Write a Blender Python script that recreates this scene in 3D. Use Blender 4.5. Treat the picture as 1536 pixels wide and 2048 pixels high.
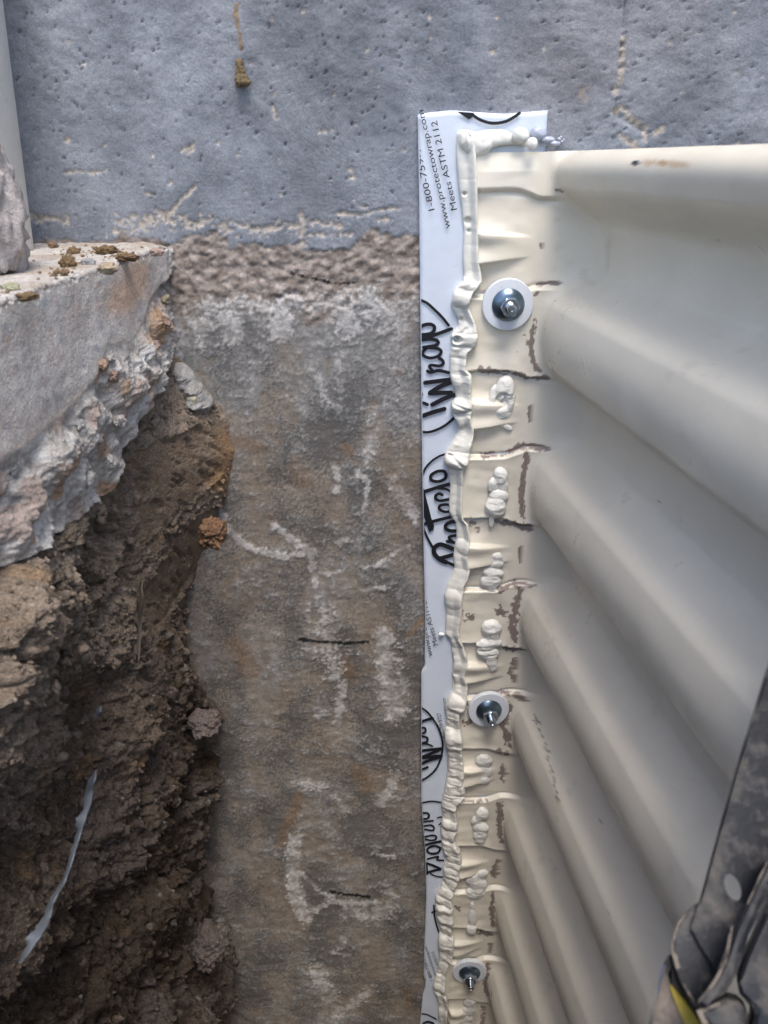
import bpy, bmesh, math
import numpy as np
from mathutils import Vector, Matrix

# ------------------------------------------------------------------ clearing
for o in list(bpy.data.objects):
    bpy.data.objects.remove(o, do_unlink=True)
SC = bpy.context.scene
COL = SC.collection

# ------------------------------------------------------------------ camera
FPX = 1580.0                       # focal length in photo pixels (2048 high)
TH = math.radians(24.0)            # pitch below the horizon
AL = math.atan(52 / 3549.0)        # small roll
_f = np.array([0, math.cos(TH), -math.sin(TH)])
_u0 = np.array([0, math.sin(TH), math.cos(TH)])
_r0 = np.array([1.0, 0, 0])
_r = math.cos(AL) * _r0 - math.sin(AL) * _u0
_u = math.cos(AL) * _u0 + math.sin(AL) * _r0
CAM = np.array([0, -0.70, 0.0])
cd = bpy.data.cameras.new('camera')
cam = bpy.data.objects.new('camera', cd)
COL.objects.link(cam)
M = Matrix(((_r[0], _u[0], -_f[0], CAM[0]), (_r[1], _u[1], -_f[1], CAM[1]),
            (_r[2], _u[2], -_f[2], CAM[2]), (0, 0, 0, 1)))
cam.matrix_world = M
cd.sensor_fit = 'VERTICAL'
cd.sensor_height = 36.0
cd.lens = FPX / 2048 * 36.0
cd.clip_start = 0.02
cd.clip_end = 500
cd.dof.use_dof = True
cd.dof.focus_distance = 0.80
cd.dof.aperture_fstop = 13
SC.camera = cam
SC.cycles.use_denoising = True
SC.cycles.denoising_prefilter = 'FAST'

# ------------------------------------------------------------------ light
SUN_EL, SUN_AZ = math.radians(66), math.radians(170)   # azimuth from +Y (into the wall) towards +X
w = bpy.data.worlds.new('World')
SC.world = w
w.use_nodes = True
nt = w.node_tree
nt.nodes.clear()
sky = nt.nodes.new('ShaderNodeTexSky')
sky.sky_type = 'NISHITA'
sky.sun_disc = False
sky.sun_elevation = SUN_EL
sky.sun_rotation = SUN_AZ
sky.air_density = 1.0
sky.dust_density = 2.5
bg = nt.nodes.new('ShaderNodeBackground')
bg.inputs[1].default_value = 0.15
out = nt.nodes.new('ShaderNodeOutputWorld')
nt.links.new(sky.outputs[0], bg.inputs[0])
nt.links.new(bg.outputs[0], out.inputs[0])
sd = bpy.data.lights.new('sun', 'SUN')
sd.energy = 1.5
sd.angle = math.radians(22)
sd.color = (1.0, 0.94, 0.86)
sun = bpy.data.objects.new('sun', sd)
COL.objects.link(sun)
dirv = Vector((math.sin(SUN_AZ) * math.cos(SUN_EL), math.cos(SUN_AZ) * math.cos(SUN_EL), math.sin(SUN_EL)))
sun.rotation_euler = dirv.to_track_quat('Z', 'Y').to_euler()
sun.location = (1, -2, 3)
vs = SC.view_settings
vs.view_transform = 'Standard'
vs.look = 'None'
vs.gamma = 1.0
vs.exposure = 0.95
vs.use_curve_mapping = False

# ------------------------------------------------------------------ photogrammetry helpers
# The photograph was solved as a pinhole view (wall = plane y 0); these turn a traced outline into metres.
def ray(px, py):
    px = np.asarray(px, float)[..., None]
    py = np.asarray(py, float)[..., None]
    return _f + (px - 768) / FPX * _r - (py - 1024) / FPX * _u
def on_y(px, py, Y=0.0):
    d = ray(px, py)
    return CAM + d * ((np.asarray(Y) + .70) / d[..., 1])[..., None]
def on_x(px, py, X):
    d = ray(px, py)
    return CAM + d * (np.asarray(X) / d[..., 0])[..., None]
def on_z(px, py, Z):
    d = ray(px, py)
    return CAM + d * (np.asarray(Z) / d[..., 2])[..., None]
def at_depth(px, py, t):
    return CAM + ray(px, py) * np.asarray(t)[..., None]
def traced(P):
    q = P - CAM
    zc = q @ _f
    zc = np.where(zc < 0.05, 0.05, zc)
    return 768 + FPX * (q @ _r) / zc, 1024 - FPX * (q @ _u) / zc

# ------------------------------------------------------------------ noise (numpy)
def _h(ix, iy, iz, seed):
    h = (ix.astype(np.uint32) * np.uint32(374761393) + iy.astype(np.uint32) * np.uint32(668265263)
         + iz.astype(np.uint32) * np.uint32(2147483647 & 1274126177) + np.uint32((seed * 362437) & 0xffffffff))
    h = (h ^ (h >> np.uint32(13))) * np.uint32(1274126177)
    h = (h ^ (h >> np.uint32(16))) * np.uint32(2246822519)
    return h ^ (h >> np.uint32(13))
def gnoise(p, seed=0):
    i = np.floor(p).astype(np.int64)
    fr = (p - i).astype(np.float32)
    s = fr * fr * fr * (fr * (fr * 6 - 15) + 10)
    tot = 0
    for dx in (0, 1):
        wx = s[..., 0] if dx else 1 - s[..., 0]
        for dy in (0, 1):
            wy = s[..., 1] if dy else 1 - s[..., 1]
            for dz in (0, 1):
                wz = s[..., 2] if dz else 1 - s[..., 2]
                h = _h(i[..., 0] + dx, i[..., 1] + dy, i[..., 2] + dz, seed)
                gx = (h & 1023) / 511.5 - 1
                gy = ((h >> 10) & 1023) / 511.5 - 1
                gz = ((h >> 20) & 1023) / 511.5 - 1
                tot = tot + wx * wy * wz * (gx * (fr[..., 0] - dx) + gy * (fr[..., 1] - dy) + gz * (fr[..., 2] - dz))
    return tot
def fbm(p, octv=4, seed=0, gain=.5, lac=2.03):
    a, t = 1.0, 0
    for k in range(octv):
        t = t + a * gnoise(p, seed + k * 17)
        p = p * lac
        a *= gain
    return t
def ridged(p, octv=4, seed=0):
    a, t = 1.0, 0
    for k in range(octv):
        t = t + a * (1 - 2 * np.abs(gnoise(p, seed + k * 13)))
        p = p * 2.07
        a *= .5
    return t
def worley(p, seed=0):
    """2-D cells: F1, F2, random id of the nearest cell"""
    i = np.floor(p).astype(np.int64)
    fr = p - i
    f1 = np.full(p.shape[:-1], 9.0)
    f2 = f1.copy()
    cid = np.zeros(p.shape[:-1])
    z = np.zeros_like(i[..., 0])
    for dx in (-1, 0, 1):
        for dy in (-1, 0, 1):
            h = _h(i[..., 0] + dx, i[..., 1] + dy, z, seed)
            qx = dx + (h & 1023) / 1023.0 - fr[..., 0]
            qy = dy + ((h >> 10) & 1023) / 1023.0 - fr[..., 1]
            d = np.sqrt(qx * qx + qy * qy)
            c = ((h >> 20) & 1023) / 1023.0
            n = d < f1
            f2 = np.where(n, f1, np.minimum(f2, d))
            cid = np.where(n, c, cid)
            f1 = np.where(n, d, f1)
    return f1, f2, cid
def sstep(a, b, x):
    t = np.clip((x - a) / (b - a), 0, 1)
    return t * t * (3 - 2 * t)
def mix(a, b, t):
    a, b = np.asarray(a, float), np.asarray(b, float)
    t = np.asarray(t)[..., None]
    return a * (1 - t) + b * t
def seg_dist(PX, PY, pts, pad=60):
    """pixel distance of every point to a polyline (9999 outside its padded box)"""
    pts = np.asarray(pts, float)
    D = np.full(PX.shape, 9999.0)
    m = (PX > pts[:, 0].min() - pad) & (PX < pts[:, 0].max() + pad) & (PY > pts[:, 1].min() - pad) & (PY < pts[:, 1].max() + pad)
    if not m.any():
        return D
    x, y = PX[m], PY[m]
    d = np.full(x.shape, 9999.0)
    if len(pts) == 1:
        d = np.hypot(x - pts[0, 0], y - pts[0, 1])
    for a, b in zip(pts[:-1], pts[1:]):
        v = b - a
        t = np.clip(((x - a[0]) * v[0] + (y - a[1]) * v[1]) / max(v @ v, 1e-9), 0, 1)
        d = np.minimum(d, np.hypot(x - a[0] - t * v[0], y - a[1] - t * v[1]))
    D[m] = d
    return D
def in_poly(PX, PY, poly):
    poly = np.asarray(poly, float)
    c = np.zeros(PX.shape, bool)
    n = len(poly)
    for i in range(n):
        x1, y1 = poly[i]
        x2, y2 = poly[(i + 1) % n]
        if y1 == y2:
            continue
        t = ((y1 > PY) != (y2 > PY)) & (PX < (x2 - x1) * (PY - y1) / (y2 - y1) + x1)
        c ^= t
    return c

# ------------------------------------------------------------------ mesh helpers
def raw_mesh(name, V, faces, mat=None, smooth=True, attrs=None):
    """faces: (n,k) array of equal polygons, or a list of lists"""
    me = bpy.data.meshes.new(name)
    V = np.asarray(V, np.float32).reshape(-1, 3)
    if isinstance(faces, np.ndarray):
        n, k = faces.shape
        me.vertices.add(len(V)); me.loops.add(n * k); me.polygons.add(n)
        me.vertices.foreach_set('co', V.ravel())
        me.loops.foreach_set('vertex_index', faces.astype(np.int32).ravel())
        me.polygons.foreach_set('loop_start', np.arange(0, n * k, k, dtype=np.int32))
        me.polygons.foreach_set('loop_total', np.full(n, k, np.int32))
        me.update(calc_edges=True)
    else:
        me.from_pydata([tuple(v) for v in V], [], faces)
    me.polygons.foreach_set('use_smooth', np.full(len(me.polygons), smooth))
    if attrs:
        for an, av in attrs.items():
            av = np.asarray(av)
            if av.shape[-1] == 3 and av.ndim > 1 and an == 'tint':
                a = me.color_attributes.new(an, 'FLOAT_COLOR', 'POINT')
                c = np.ones((len(V), 4), np.float32)
                c[:, :3] = av.reshape(-1, 3)
                a.data.foreach_set('color', c.ravel())
            else:
                a = me.attributes.new(an, 'FLOAT', 'POINT')
                a.data.foreach_set('value', av.astype(np.float32).ravel())
    if mat:
        me.materials.append(mat)
    me.update()
    return me
def link(name, me, parent=None):
    o = bpy.data.objects.new(name, me)
    COL.objects.link(o)
    if parent:
        o.parent = parent
    return o
def grid_faces(nr, nc, wrap=False, flip=False):
    i = np.arange(nr - 1)[:, None] * nc
    j = np.arange(nc if wrap else nc - 1)[None, :]
    j2 = (j + 1) % nc
    f = np.stack([i + j, i + j2, i + nc + j2, i + nc + j], -1).reshape(-1, 4)
    return f[:, ::-1] if flip else f
def grid(name, V, mat, parent=None, attrs=None, flip=False, wrap=False, smooth=True):
    nr, nc = V.shape[:2]
    if attrs:
        attrs = {k: v.reshape((nr * nc, -1)) if v.ndim == 3 else v.ravel() for k, v in attrs.items()}
    return link(name, raw_mesh(name, V.reshape(-1, 3), grid_faces(nr, nc, wrap, flip), mat, smooth, attrs), parent)
def thing(o, label, cat, group=None):
    o['label'] = label
    o['category'] = cat
    if group:
        o['group'] = group
    return o
def empty(name, loc):
    o = bpy.data.objects.new(name, None)
    COL.objects.link(o)
    o.location = loc
    o.empty_display_size = .02
    return o
def structure(o):
    o['kind'] = 'structure'
    return o
def parent_keep(o, p):
    o.parent = p
    o.matrix_parent_inverse = Matrix.Translation(-Vector(p.location))
def bm_obj(name, bm, mat, parent=None, smooth=True):
    me = bpy.data.meshes.new(name)
    bm.normal_update()
    bm.to_mesh(me)
    bm.free()
    me.materials.append(mat)
    me.polygons.foreach_set('use_smooth', np.full(len(me.polygons), smooth))
    o = bpy.data.objects.new(name, me)
    COL.objects.link(o)
    if parent:
        parent_keep(o, parent)
    return o

# ------------------------------------------------------------------ materials
def material(name, base=None, rough=.8, grain=0.0, gscale=900, g2=0.0, g2scale=90, bump=0.0, bscale=900,
             bump2=0.0, b2scale=200, spec=.5, metallic=0.0, dirt=None, dscale=40, dlo=.5, dhi=.65, rough_attr=False,
             stretch=(1, 1, 1), trans=0.0, vor=0.0, vscale=400, coat=0.0, rvar=0.0, rvscale=20):
    m = bpy.data.materials.new(name)
    m.use_nodes = True
    n, l = m.node_tree.nodes, m.node_tree.links
    b = n['Principled BSDF']
    b.inputs['Roughness'].default_value = rough
    b.inputs['Specular IOR Level'].default_value = spec
    b.inputs['Metallic'].default_value = metallic
    b.inputs['Transmission Weight'].default_value = trans
    b.inputs['Coat Weight'].default_value = coat
    tc = n.new('ShaderNodeTexCoord')
    mp = n.new('ShaderNodeMapping')
    mp.inputs['Scale'].default_value = stretch
    l.new(tc.outputs['Object'], mp.inputs['Vector'])
    def noise(sc, det=3, rg=.6):
        t = n.new('ShaderNodeTexNoise')
        t.inputs['Scale'].default_value = sc
        t.inputs['Detail'].default_value = det
        t.inputs['Roughness'].default_value = rg
        l.new(mp.outputs[0], t.inputs['Vector'])
        return t.outputs['Fac']
    def mathn(op, a, bb):
        t = n.new('ShaderNodeMath')
        t.operation = op
        for k, x in enumerate((a, bb)):
            if isinstance(x, (int, float)):
                t.inputs[k].default_value = x
            else:
                l.new(x, t.inputs[k])
        return t.outputs[0]
    if base is None:
        at = n.new('ShaderNodeAttribute')
        at.attribute_name = 'tint'
        colr = at.outputs['Color']
    else:
        rgb = n.new('ShaderNodeRGB')
        rgb.outputs[0].default_value = (*base, 1)
        colr = rgb.outputs[0]
    if dirt is not None:
        mr = n.new('ShaderNodeMapRange')
        l.new(noise(dscale, 6, .65), mr.inputs[0])
        mr.inputs[1].default_value = dlo
        mr.inputs[2].default_value = dhi
        mx = n.new('ShaderNodeMix')
        mx.data_type = 'RGBA'
        l.new(mr.outputs[0], mx.inputs[0])
        l.new(colr, mx.inputs[6])
        mx.inputs[7].default_value = (*dirt, 1)
        colr = mx.outputs[2]
        rr = n.new('ShaderNodeMapRange')
        l.new(mr.outputs[0], rr.inputs[0])
        rr.inputs[3].default_value = rough
        rr.inputs[4].default_value = .95
        l.new(rr.outputs[0], b.inputs['Roughness'])
    for amt, sc in ((grain, gscale), (g2, g2scale)):
        if amt:
            v = mathn('ADD', mathn('MULTIPLY', mathn('SUBTRACT', noise(sc, 4, .7), .5), 2 * amt), 1.0)
            mx = n.new('ShaderNodeVectorMath')
            mx.operation = 'SCALE'
            l.new(colr, mx.inputs[0])
            l.new(v, mx.inputs['Scale'])
            colr = mx.outputs[0]
    l.new(colr, b.inputs['Base Color'])
    if rvar:
        rm = n.new('ShaderNodeMapRange')
        l.new(noise(rvscale, 5, .65), rm.inputs[0])
        rm.inputs[1].default_value = .3
        rm.inputs[2].default_value = .7
        rm.inputs[3].default_value = rough - rvar
        rm.inputs[4].default_value = rough + rvar
        l.new(rm.outputs[0], b.inputs['Roughness'])
    nrm = None
    for amt, sc in ((bump2, b2scale), (bump, bscale)):
        if amt:
            bp = n.new('ShaderNodeBump')
            bp.inputs['Strength'].default_value = 1.0
            bp.inputs['Distance'].default_value = amt
            l.new(noise(sc, 4, .65), bp.inputs['Height'])
            if nrm:
                l.new(nrm, bp.inputs['Normal'])
            nrm = bp.outputs[0]
    if vor:
        vt = n.new('ShaderNodeTexVoronoi')
        vt.inputs['Scale'].default_value = vscale
        l.new(mp.outputs[0], vt.inputs['Vector'])
        bp = n.new('ShaderNodeBump')
        bp.inputs['Distance'].default_value = vor
        bp.invert = True
        l.new(vt.outputs['Distance'], bp.inputs['Height'])
        if nrm:
            l.new(nrm, bp.inputs['Normal'])
        nrm = bp.outputs[0]
    if nrm:
        l.new(nrm, b.inputs['Normal'])
    return m
MAT = dict(
    wall=material('wall_concrete', None, .88, grain=.55, gscale=640, g2=.26, g2scale=260, bump=.0006, bscale=620, bump2=.0004, b2scale=230, spec=.25),
    slab=material('slab_concrete', None, .9, grain=.6, gscale=640, g2=.36, g2scale=260, bump=.0014, bscale=520, spec=.2),
    soil=material('soil', None, .95, grain=.9, gscale=640, g2=.5, g2scale=240, bump=.0026, bscale=560, bump2=.0030, b2scale=230, spec=.1),
    metal=material('beige_painted_steel', None, .38, grain=.05, gscale=14, g2=.05, g2scale=240, bump=.00007, bscale=160, spec=.5, rvar=.13, rvscale=24),
    seal=material('sealant', (.72, .705, .645), .52, bump=.00022, bscale=220, spec=.4, grain=.05, gscale=120),
    dab=material('sealant_dab', (.74, .73, .685), .48, bump=.00025, bscale=240, spec=.4, grain=.05, gscale=120),
    clear=material('clear_sealant', (.52, .56, .66), .22, spec=.5, bump=.0002, bscale=200, trans=.25),
    tape=material('white_tape', (.60, .655, .745), .38, spec=.45, bump=.0007, bscale=34, grain=.04, gscale=60, dirt=(.42, .41, .40), dscale=260, dlo=.66, dhi=.74),
    ink=material('black_ink', (.012, .013, .017), .5, spec=.3, grain=.3, gscale=800),
    washer=material('washer_white', (.66, .69, .74), .55, grain=.06, gscale=500, bump=.00015, bscale=700, metallic=.0, dirt=(.4, .38, .36), dscale=220, dlo=.62, dhi=.8),
    zinc=material('zinc_steel', (.50, .56, .63), .25, metallic=1.0, grain=.12, gscale=300, bump=.00006, bscale=500),
    domew=material('dark_zinc', (.16, .22, .28), .28, metallic=.9, grain=.2, gscale=300, bump=.00008, bscale=400),
    pvc=material('pvc_plastic', (.70, .71, .71), .45, spec=.35, grain=.05, gscale=40, dirt=(.42, .39, .35), dscale=14, dlo=.55, dhi=.8, bump=.0001, bscale=200),
    tool=material('dusty_black_plastic', (.012, .014, .019), .42, dirt=(.115, .107, .10), dscale=75, dlo=.49, dhi=.70, grain=.5, gscale=420, bump=.0002, bscale=300, spec=.4),
    dust=material('caked_dust', (.20, .175, .15), .95, dirt=(.04, .04, .042), dscale=120, dlo=.5, dhi=.62, grain=.3, gscale=300, bump=.0012, bscale=300, spec=.1),
    yellow=material('yellow_plastic', (.30, .235, .03), .5, dirt=(.20, .16, .09), dscale=45, dlo=.48, dhi=.7, grain=.2, gscale=300),
    steel=material('worn_steel', (.22, .25, .32), .45, metallic=.7, dirt=(.26, .23, .20), dscale=60, dlo=.5, dhi=.7),
    brownp=material('dirty_brown_plastic', (.10, .085, .075), .7, dirt=(.22, .18, .15), dscale=50, dlo=.45, dhi=.7, grain=.3, gscale=400, bump=.001, bscale=300),
    sheet=material('blue_grey_plastic', (.13, .148, .175), .7, spec=.15, grain=.15, gscale=300, dirt=(.16, .13, .10), dscale=120, dlo=.6, dhi=.72),
    rust=material('bare_metal_scuff', (.13, .095, .085), .8, grain=.35, gscale=900, bump=.0002, bscale=700),
)

# =================================================================== SETTING
# ---- ground, far (outside the pit)
def lump_plane(name, x0, x1, y0, y1, z, nx, ny, amp, colr, axis='z', seed=5):
    xs, ys = np.linspace(x0, x1, nx), np.linspace(y0, y1, ny)
    Y, X = np.meshgrid(ys, xs, indexing='ij')
    P = np.stack([X, Y, np.full_like(X, z)], -1)
    h = fbm(P * 6, 5, seed) * amp
    P[..., 2] += h
    t = np.clip(.5 + 1.2 * fbm(P * 9 + 3, 4, seed + 3), 0, 1)
    return P, mix(np.array(colr) * .75, np.array(colr) * 1.25, t)
SOIL = (.135, .098, .070)
P, c = lump_plane('ground', -60, 60, -60, -1.27, -.10, 60, 60, .02, (.15, .115, .085))
structure(grid('ground', P, MAT['soil'], attrs={'tint': c}))
P, c = lump_plane('ground', 1.75, 60, -1.75, .0, -.104, 40, 12, .02, (.15, .115, .085))
structure(grid('ground', P, MAT['soil'], attrs={'tint': c}))
P, c = lump_plane('ground', -60, -.95, -1.75, .0, -.108, 40, 12, .01, (.15, .115, .085))
structure(grid('ground', P, MAT['soil'], attrs={'tint': c}))
P, c = lump_plane('pit_floor', -.6, 1.8, -1.8, .02, -1.30, 90, 80, .05, (.10, .074, .054))
structure(grid('pit_floor', P, MAT['soil'], attrs={'tint': c}))
# far sides of the trench (behind the photographer and beyond the well)
def side_bank(name, a, b, z0, z1, n, m, seed):
    a, b = np.array(a, float), np.array(b, float)
    t = np.linspace(0, 1, n)
    z = np.linspace(z0, z1, m)
    P = np.zeros((m, n, 3))
    P[..., :2] = a + (b - a) * t[None, :, None]
    P[..., 2] = z[:, None]
    nr = np.array([-(b - a)[1], (b - a)[0]])
    nr /= np.linalg.norm(nr)
    h = fbm(P * 7, 5, seed) * .05 + ridged(P * 22, 4, seed + 2) * .012
    P[..., :2] += nr * h[..., None]
    tt = np.clip(.5 + fbm(P * 8, 4, seed + 7), 0, 1)
    return structure(grid(name, P, MAT['soil'], attrs={'tint': mix((.09, .066, .05), (.17, .13, .095), tt)}))
side_bank('soil_bank', (-.6, -1.25), (1.8, -1.25), -1.4, -.09, 160, 80, 3)  # unseen rear side, placed to darken the pit
side_bank('soil_bank', (1.78, -1.8), (1.78, 0), -1.4, -.09, 120, 80, 8)

# ---- foundation wall: painted above grade, raw concrete below
def axis_pts(parts):
    o = []
    for a, b, s in parts:
        o.append(np.arange(a, b - s * .3, s))
    o.append(np.array([parts[-1][1]]))
    return np.concatenate(o)
xs = axis_pts([(-3.0, -.40, .13), (-.40, -.33, .01), (-.33, .045, .00145), (.045, .345, .0022), (.345, .42, .01), (.42, 3.0, .13)])
zs = axis_pts([(-1.45, -1.12, .02), (-1.12, -.66, .0017), (-.66, .165, .0014), (.165, .24, .01), (.24, 2.7, .12)])
Z, X = np.meshgrid(zs, xs, indexing='ij')
P = np.stack([X, np.zeros_like(X), Z], -1)
PXw, PYw = traced(P)
q = P.copy()
edge = np.array([(-400, 470), (60, 482), (110, 478), (160, 487), (228, 482), (240, 470), (300, 476), (345, 486), (380, 470), (440, 468), (456, 472),
                 (458, 496), (480, 489), (500, 492), (590, 488), (598, 482), (606, 502), (640, 497), (690, 495), (715, 485), (722, 474),
                 (730, 460), (745, 455), (762, 465), (790, 470), (838, 468), (900, 466), (1600, 460)], float)
eb = np.interp(PXw, edge[:, 0], edge[:, 1]) + 12 * gnoise(q * 90, 4) + 9 * gnoise(q * 260, 9) + 6 * gnoise(q * 600, 19)
dpx = PYw - eb                               # + is below the paint edge
paint = 1 - sstep(-1.2, 1.2, dpx)
chips = [([(470, 447), (500, 458), (540, 455), (600, 452)], 9, .4), ([(600, 424), (606, 450), (608, 480), (605, 500)], 6, .75), ([(617, 440), (680, 452)], 6, .5),
         ([(678, 425), (720, 430), (750, 421), (800, 416)], 5, .72), ([(718, 410), (735, 416)], 3, .6), ([(750, 438), (775, 440)], 5, .4),
         ([(330, 436), (345, 420), (392, 370)], 4.5, 1.1), ([(268, 432)], 8, .9), ([(303, 440)], 7, .9), ([(378, 297)], 11, .9), ([(136, 281)], 6, 1.1),
         ([(341, 365)], 5, .9), ([(290, 385), (312, 389)], 2.5, 1.), ([(285, 352)], 3, 1.), ([(130, 345), (220, 343)], 4, .35), ([(60, 435), (135, 440)], 6, .4),
         ([(545, 212), (552, 235)], 4, .8), ([(614, 208)], 4, .8), ([(668, 190)], 5, .6), ([(733, 100)], 4, .9), ([(985, 102)], 7, .6), ([(700, 335), (702, 352)], 7, .6),
         ([(775, 303)], 2.6, 1.2), ([(808, 300)], 3, 1.), ([(493, 382)], 3, .8), ([(476, 308)], 3, .7), ([(640, 262), (665, 260)], 4, .4),
         ([(1247, 75), (1243, 110), (1240, 165)], 5, .85), ([(1232, 180)], 7, .6), ([(1225, 222), (1245, 215), (1262, 240), (1285, 255), (1291, 275)], 7, .75),
         ([(1238, 270), (1262, 285), (1268, 298)], 7, .6), ([(1170, 185)], 10, .5), ([(1090, 95)], 5, .5), ([(1340, 85)], 4, .7), ([(1316, 262)], 8, .5),
         ([(240, 452), (330, 440), (430, 452), (460, 462)], 11, .26), ([(620, 470), (700, 468)], 4, .35), ([(380, 445), (440, 440)], 5, .5)]
n1 = fbm(q * 260, 3, 21)
n0 = fbm(q * 430, 2, 27)
n2 = fbm(q * 90, 4, 31)
n3 = fbm(q * 22, 4, 41)
n4 = fbm(q * 7, 3, 51)
chip = np.zeros_like(paint)
for pts, wd, s in chips:
    d = seg_dist(PXw, PYw, pts)
    chip = np.maximum(chip, sstep(.0, .35, s * (1.15 - d / wd) + 1.15 * n1 + .75 * n2))
# random tiny chips
f1, f2, cid = worley(np.stack([X, Z], -1) * 55, 77)
chip = np.maximum(chip, sstep(.12, .06, f1) * (cid > .86) * sstep(-.1, .2, n1))
chip *= paint
bare = np.clip(1 - paint + chip, 0, 1)
# --- relief
rough_zone = sstep(-2, 6, dpx) * (1 - sstep(105, 165, dpx + 40 * n3))
upper = sstep(330, 160, PYw + 200 * n3 + np.where(PXw > 860, -170, 0) - .08 * (PXw - 500))   # lumpier render high up
Y = np.zeros_like(X)
Y -= paint * (.0007 + .0012 * n3 + .0016 * upper * fbm(q * 40, 4, 61) + .0006 * n2 * (.35 + upper) + .00035 * n1)
Y += chip * .0012
Y += rough_zone * (.0016 + .0032 * ridged(q * np.array([60, 60, 95]), 4, 71) * .6 + .0022 * fbm(q * 150, 4, 81)) - rough_zone * .004
Y -= (1 - paint) * (1 - rough_zone) * (.0008 * n2 + .0003 * n1 + .002 * n3)
# bug holes in the painted face
for sc, th, rad, dep, sd_ in ((170, .90, .115, .0024, 5), (330, .86, .20, .0018, 15), (75, .98, .05, .003, 25)):
    f1, f2, cid = worley(np.stack([X + .002 * n2, Z + .002 * n1], -1) * sc, sd_)
    dens = np.clip(.35 + .9 * upper + 1.3 * n3, 0, 1.6)
    keep = (cid > th + .10 * (1 - np.clip(dens, 0, 1)))
    Y += paint * keep * dep * sstep(rad, rad * .35, f1 * (1 + 1.1 * n1 + .6 * n2))
# the old crack at right
dcr = seg_dist(PXw, PYw, [(1253, -5), (1247, 70), (1243, 120), (1238, 180), (1230, 225), (1228, 290)])
dcr2 = seg_dist(PXw, PYw, [(1230, 225), (1255, 245), (1285, 262)])
dcr3 = seg_dist(PXw, PYw, [(600, 425), (612, 450), (606, 470), (604, 500), (592, 520)])
Y += .003 * sstep(3.5, 1, dcr + 3 * n1) + .0022 * sstep(8, 1, dcr2 + 5 * n1)
P[..., 1] = Y
# --- colour
a = np.clip(.5 + 1.1 * n3 + .5 * n2, 0, 1)
cp = mix((.182, .198, .228), (.236, .252, .282), a)
cp = cp * (1 + .45 * fbm(q * 5.5 + 2, 3, 57) + .22 * n3)[..., None]
cp = mix(cp, (.25, .232, .238), np.clip(1.2 * n4 + .1, 0, .5) * np.where(PXw > 900, .8, .15))
cr = mix((.205, .178, .152), (.305, .272, .240), np.clip(.5 + 1.4 * n2, 0, 1))
greyish = sstep(-.15, .25, n3 + .6 * np.exp(-((PYw - 705) / 85) ** 2) - .15 * sstep(760, 1300, PYw) + .5 * n2)
cr = mix(cr, mix((.17, .175, .18), (.27, .272, .275), np.clip(.5 + 1.2 * n1 + .6 * n2, 0, 1)), greyish * .75)
brown = sstep(.0, .32, .5 * n0 + fbm(q * np.array([14, 14, 9]) + 9, 5, 91) + .30 * sstep(740, 1050, PYw) - .16 + .35 * n2 + .25 * n1)
cr = mix(cr, (.180, .132, .090), brown * .42)
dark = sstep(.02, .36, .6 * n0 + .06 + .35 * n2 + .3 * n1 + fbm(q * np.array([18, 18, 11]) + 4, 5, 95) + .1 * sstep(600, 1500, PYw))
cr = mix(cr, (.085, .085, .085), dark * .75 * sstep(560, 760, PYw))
rz = mix((.20, .165, .14), (.36, .31, .275), np.clip(.45 + 1.6 * n2 + .8 * n1, 0, 1))
cr = mix(cr, rz, rough_zone)
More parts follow.
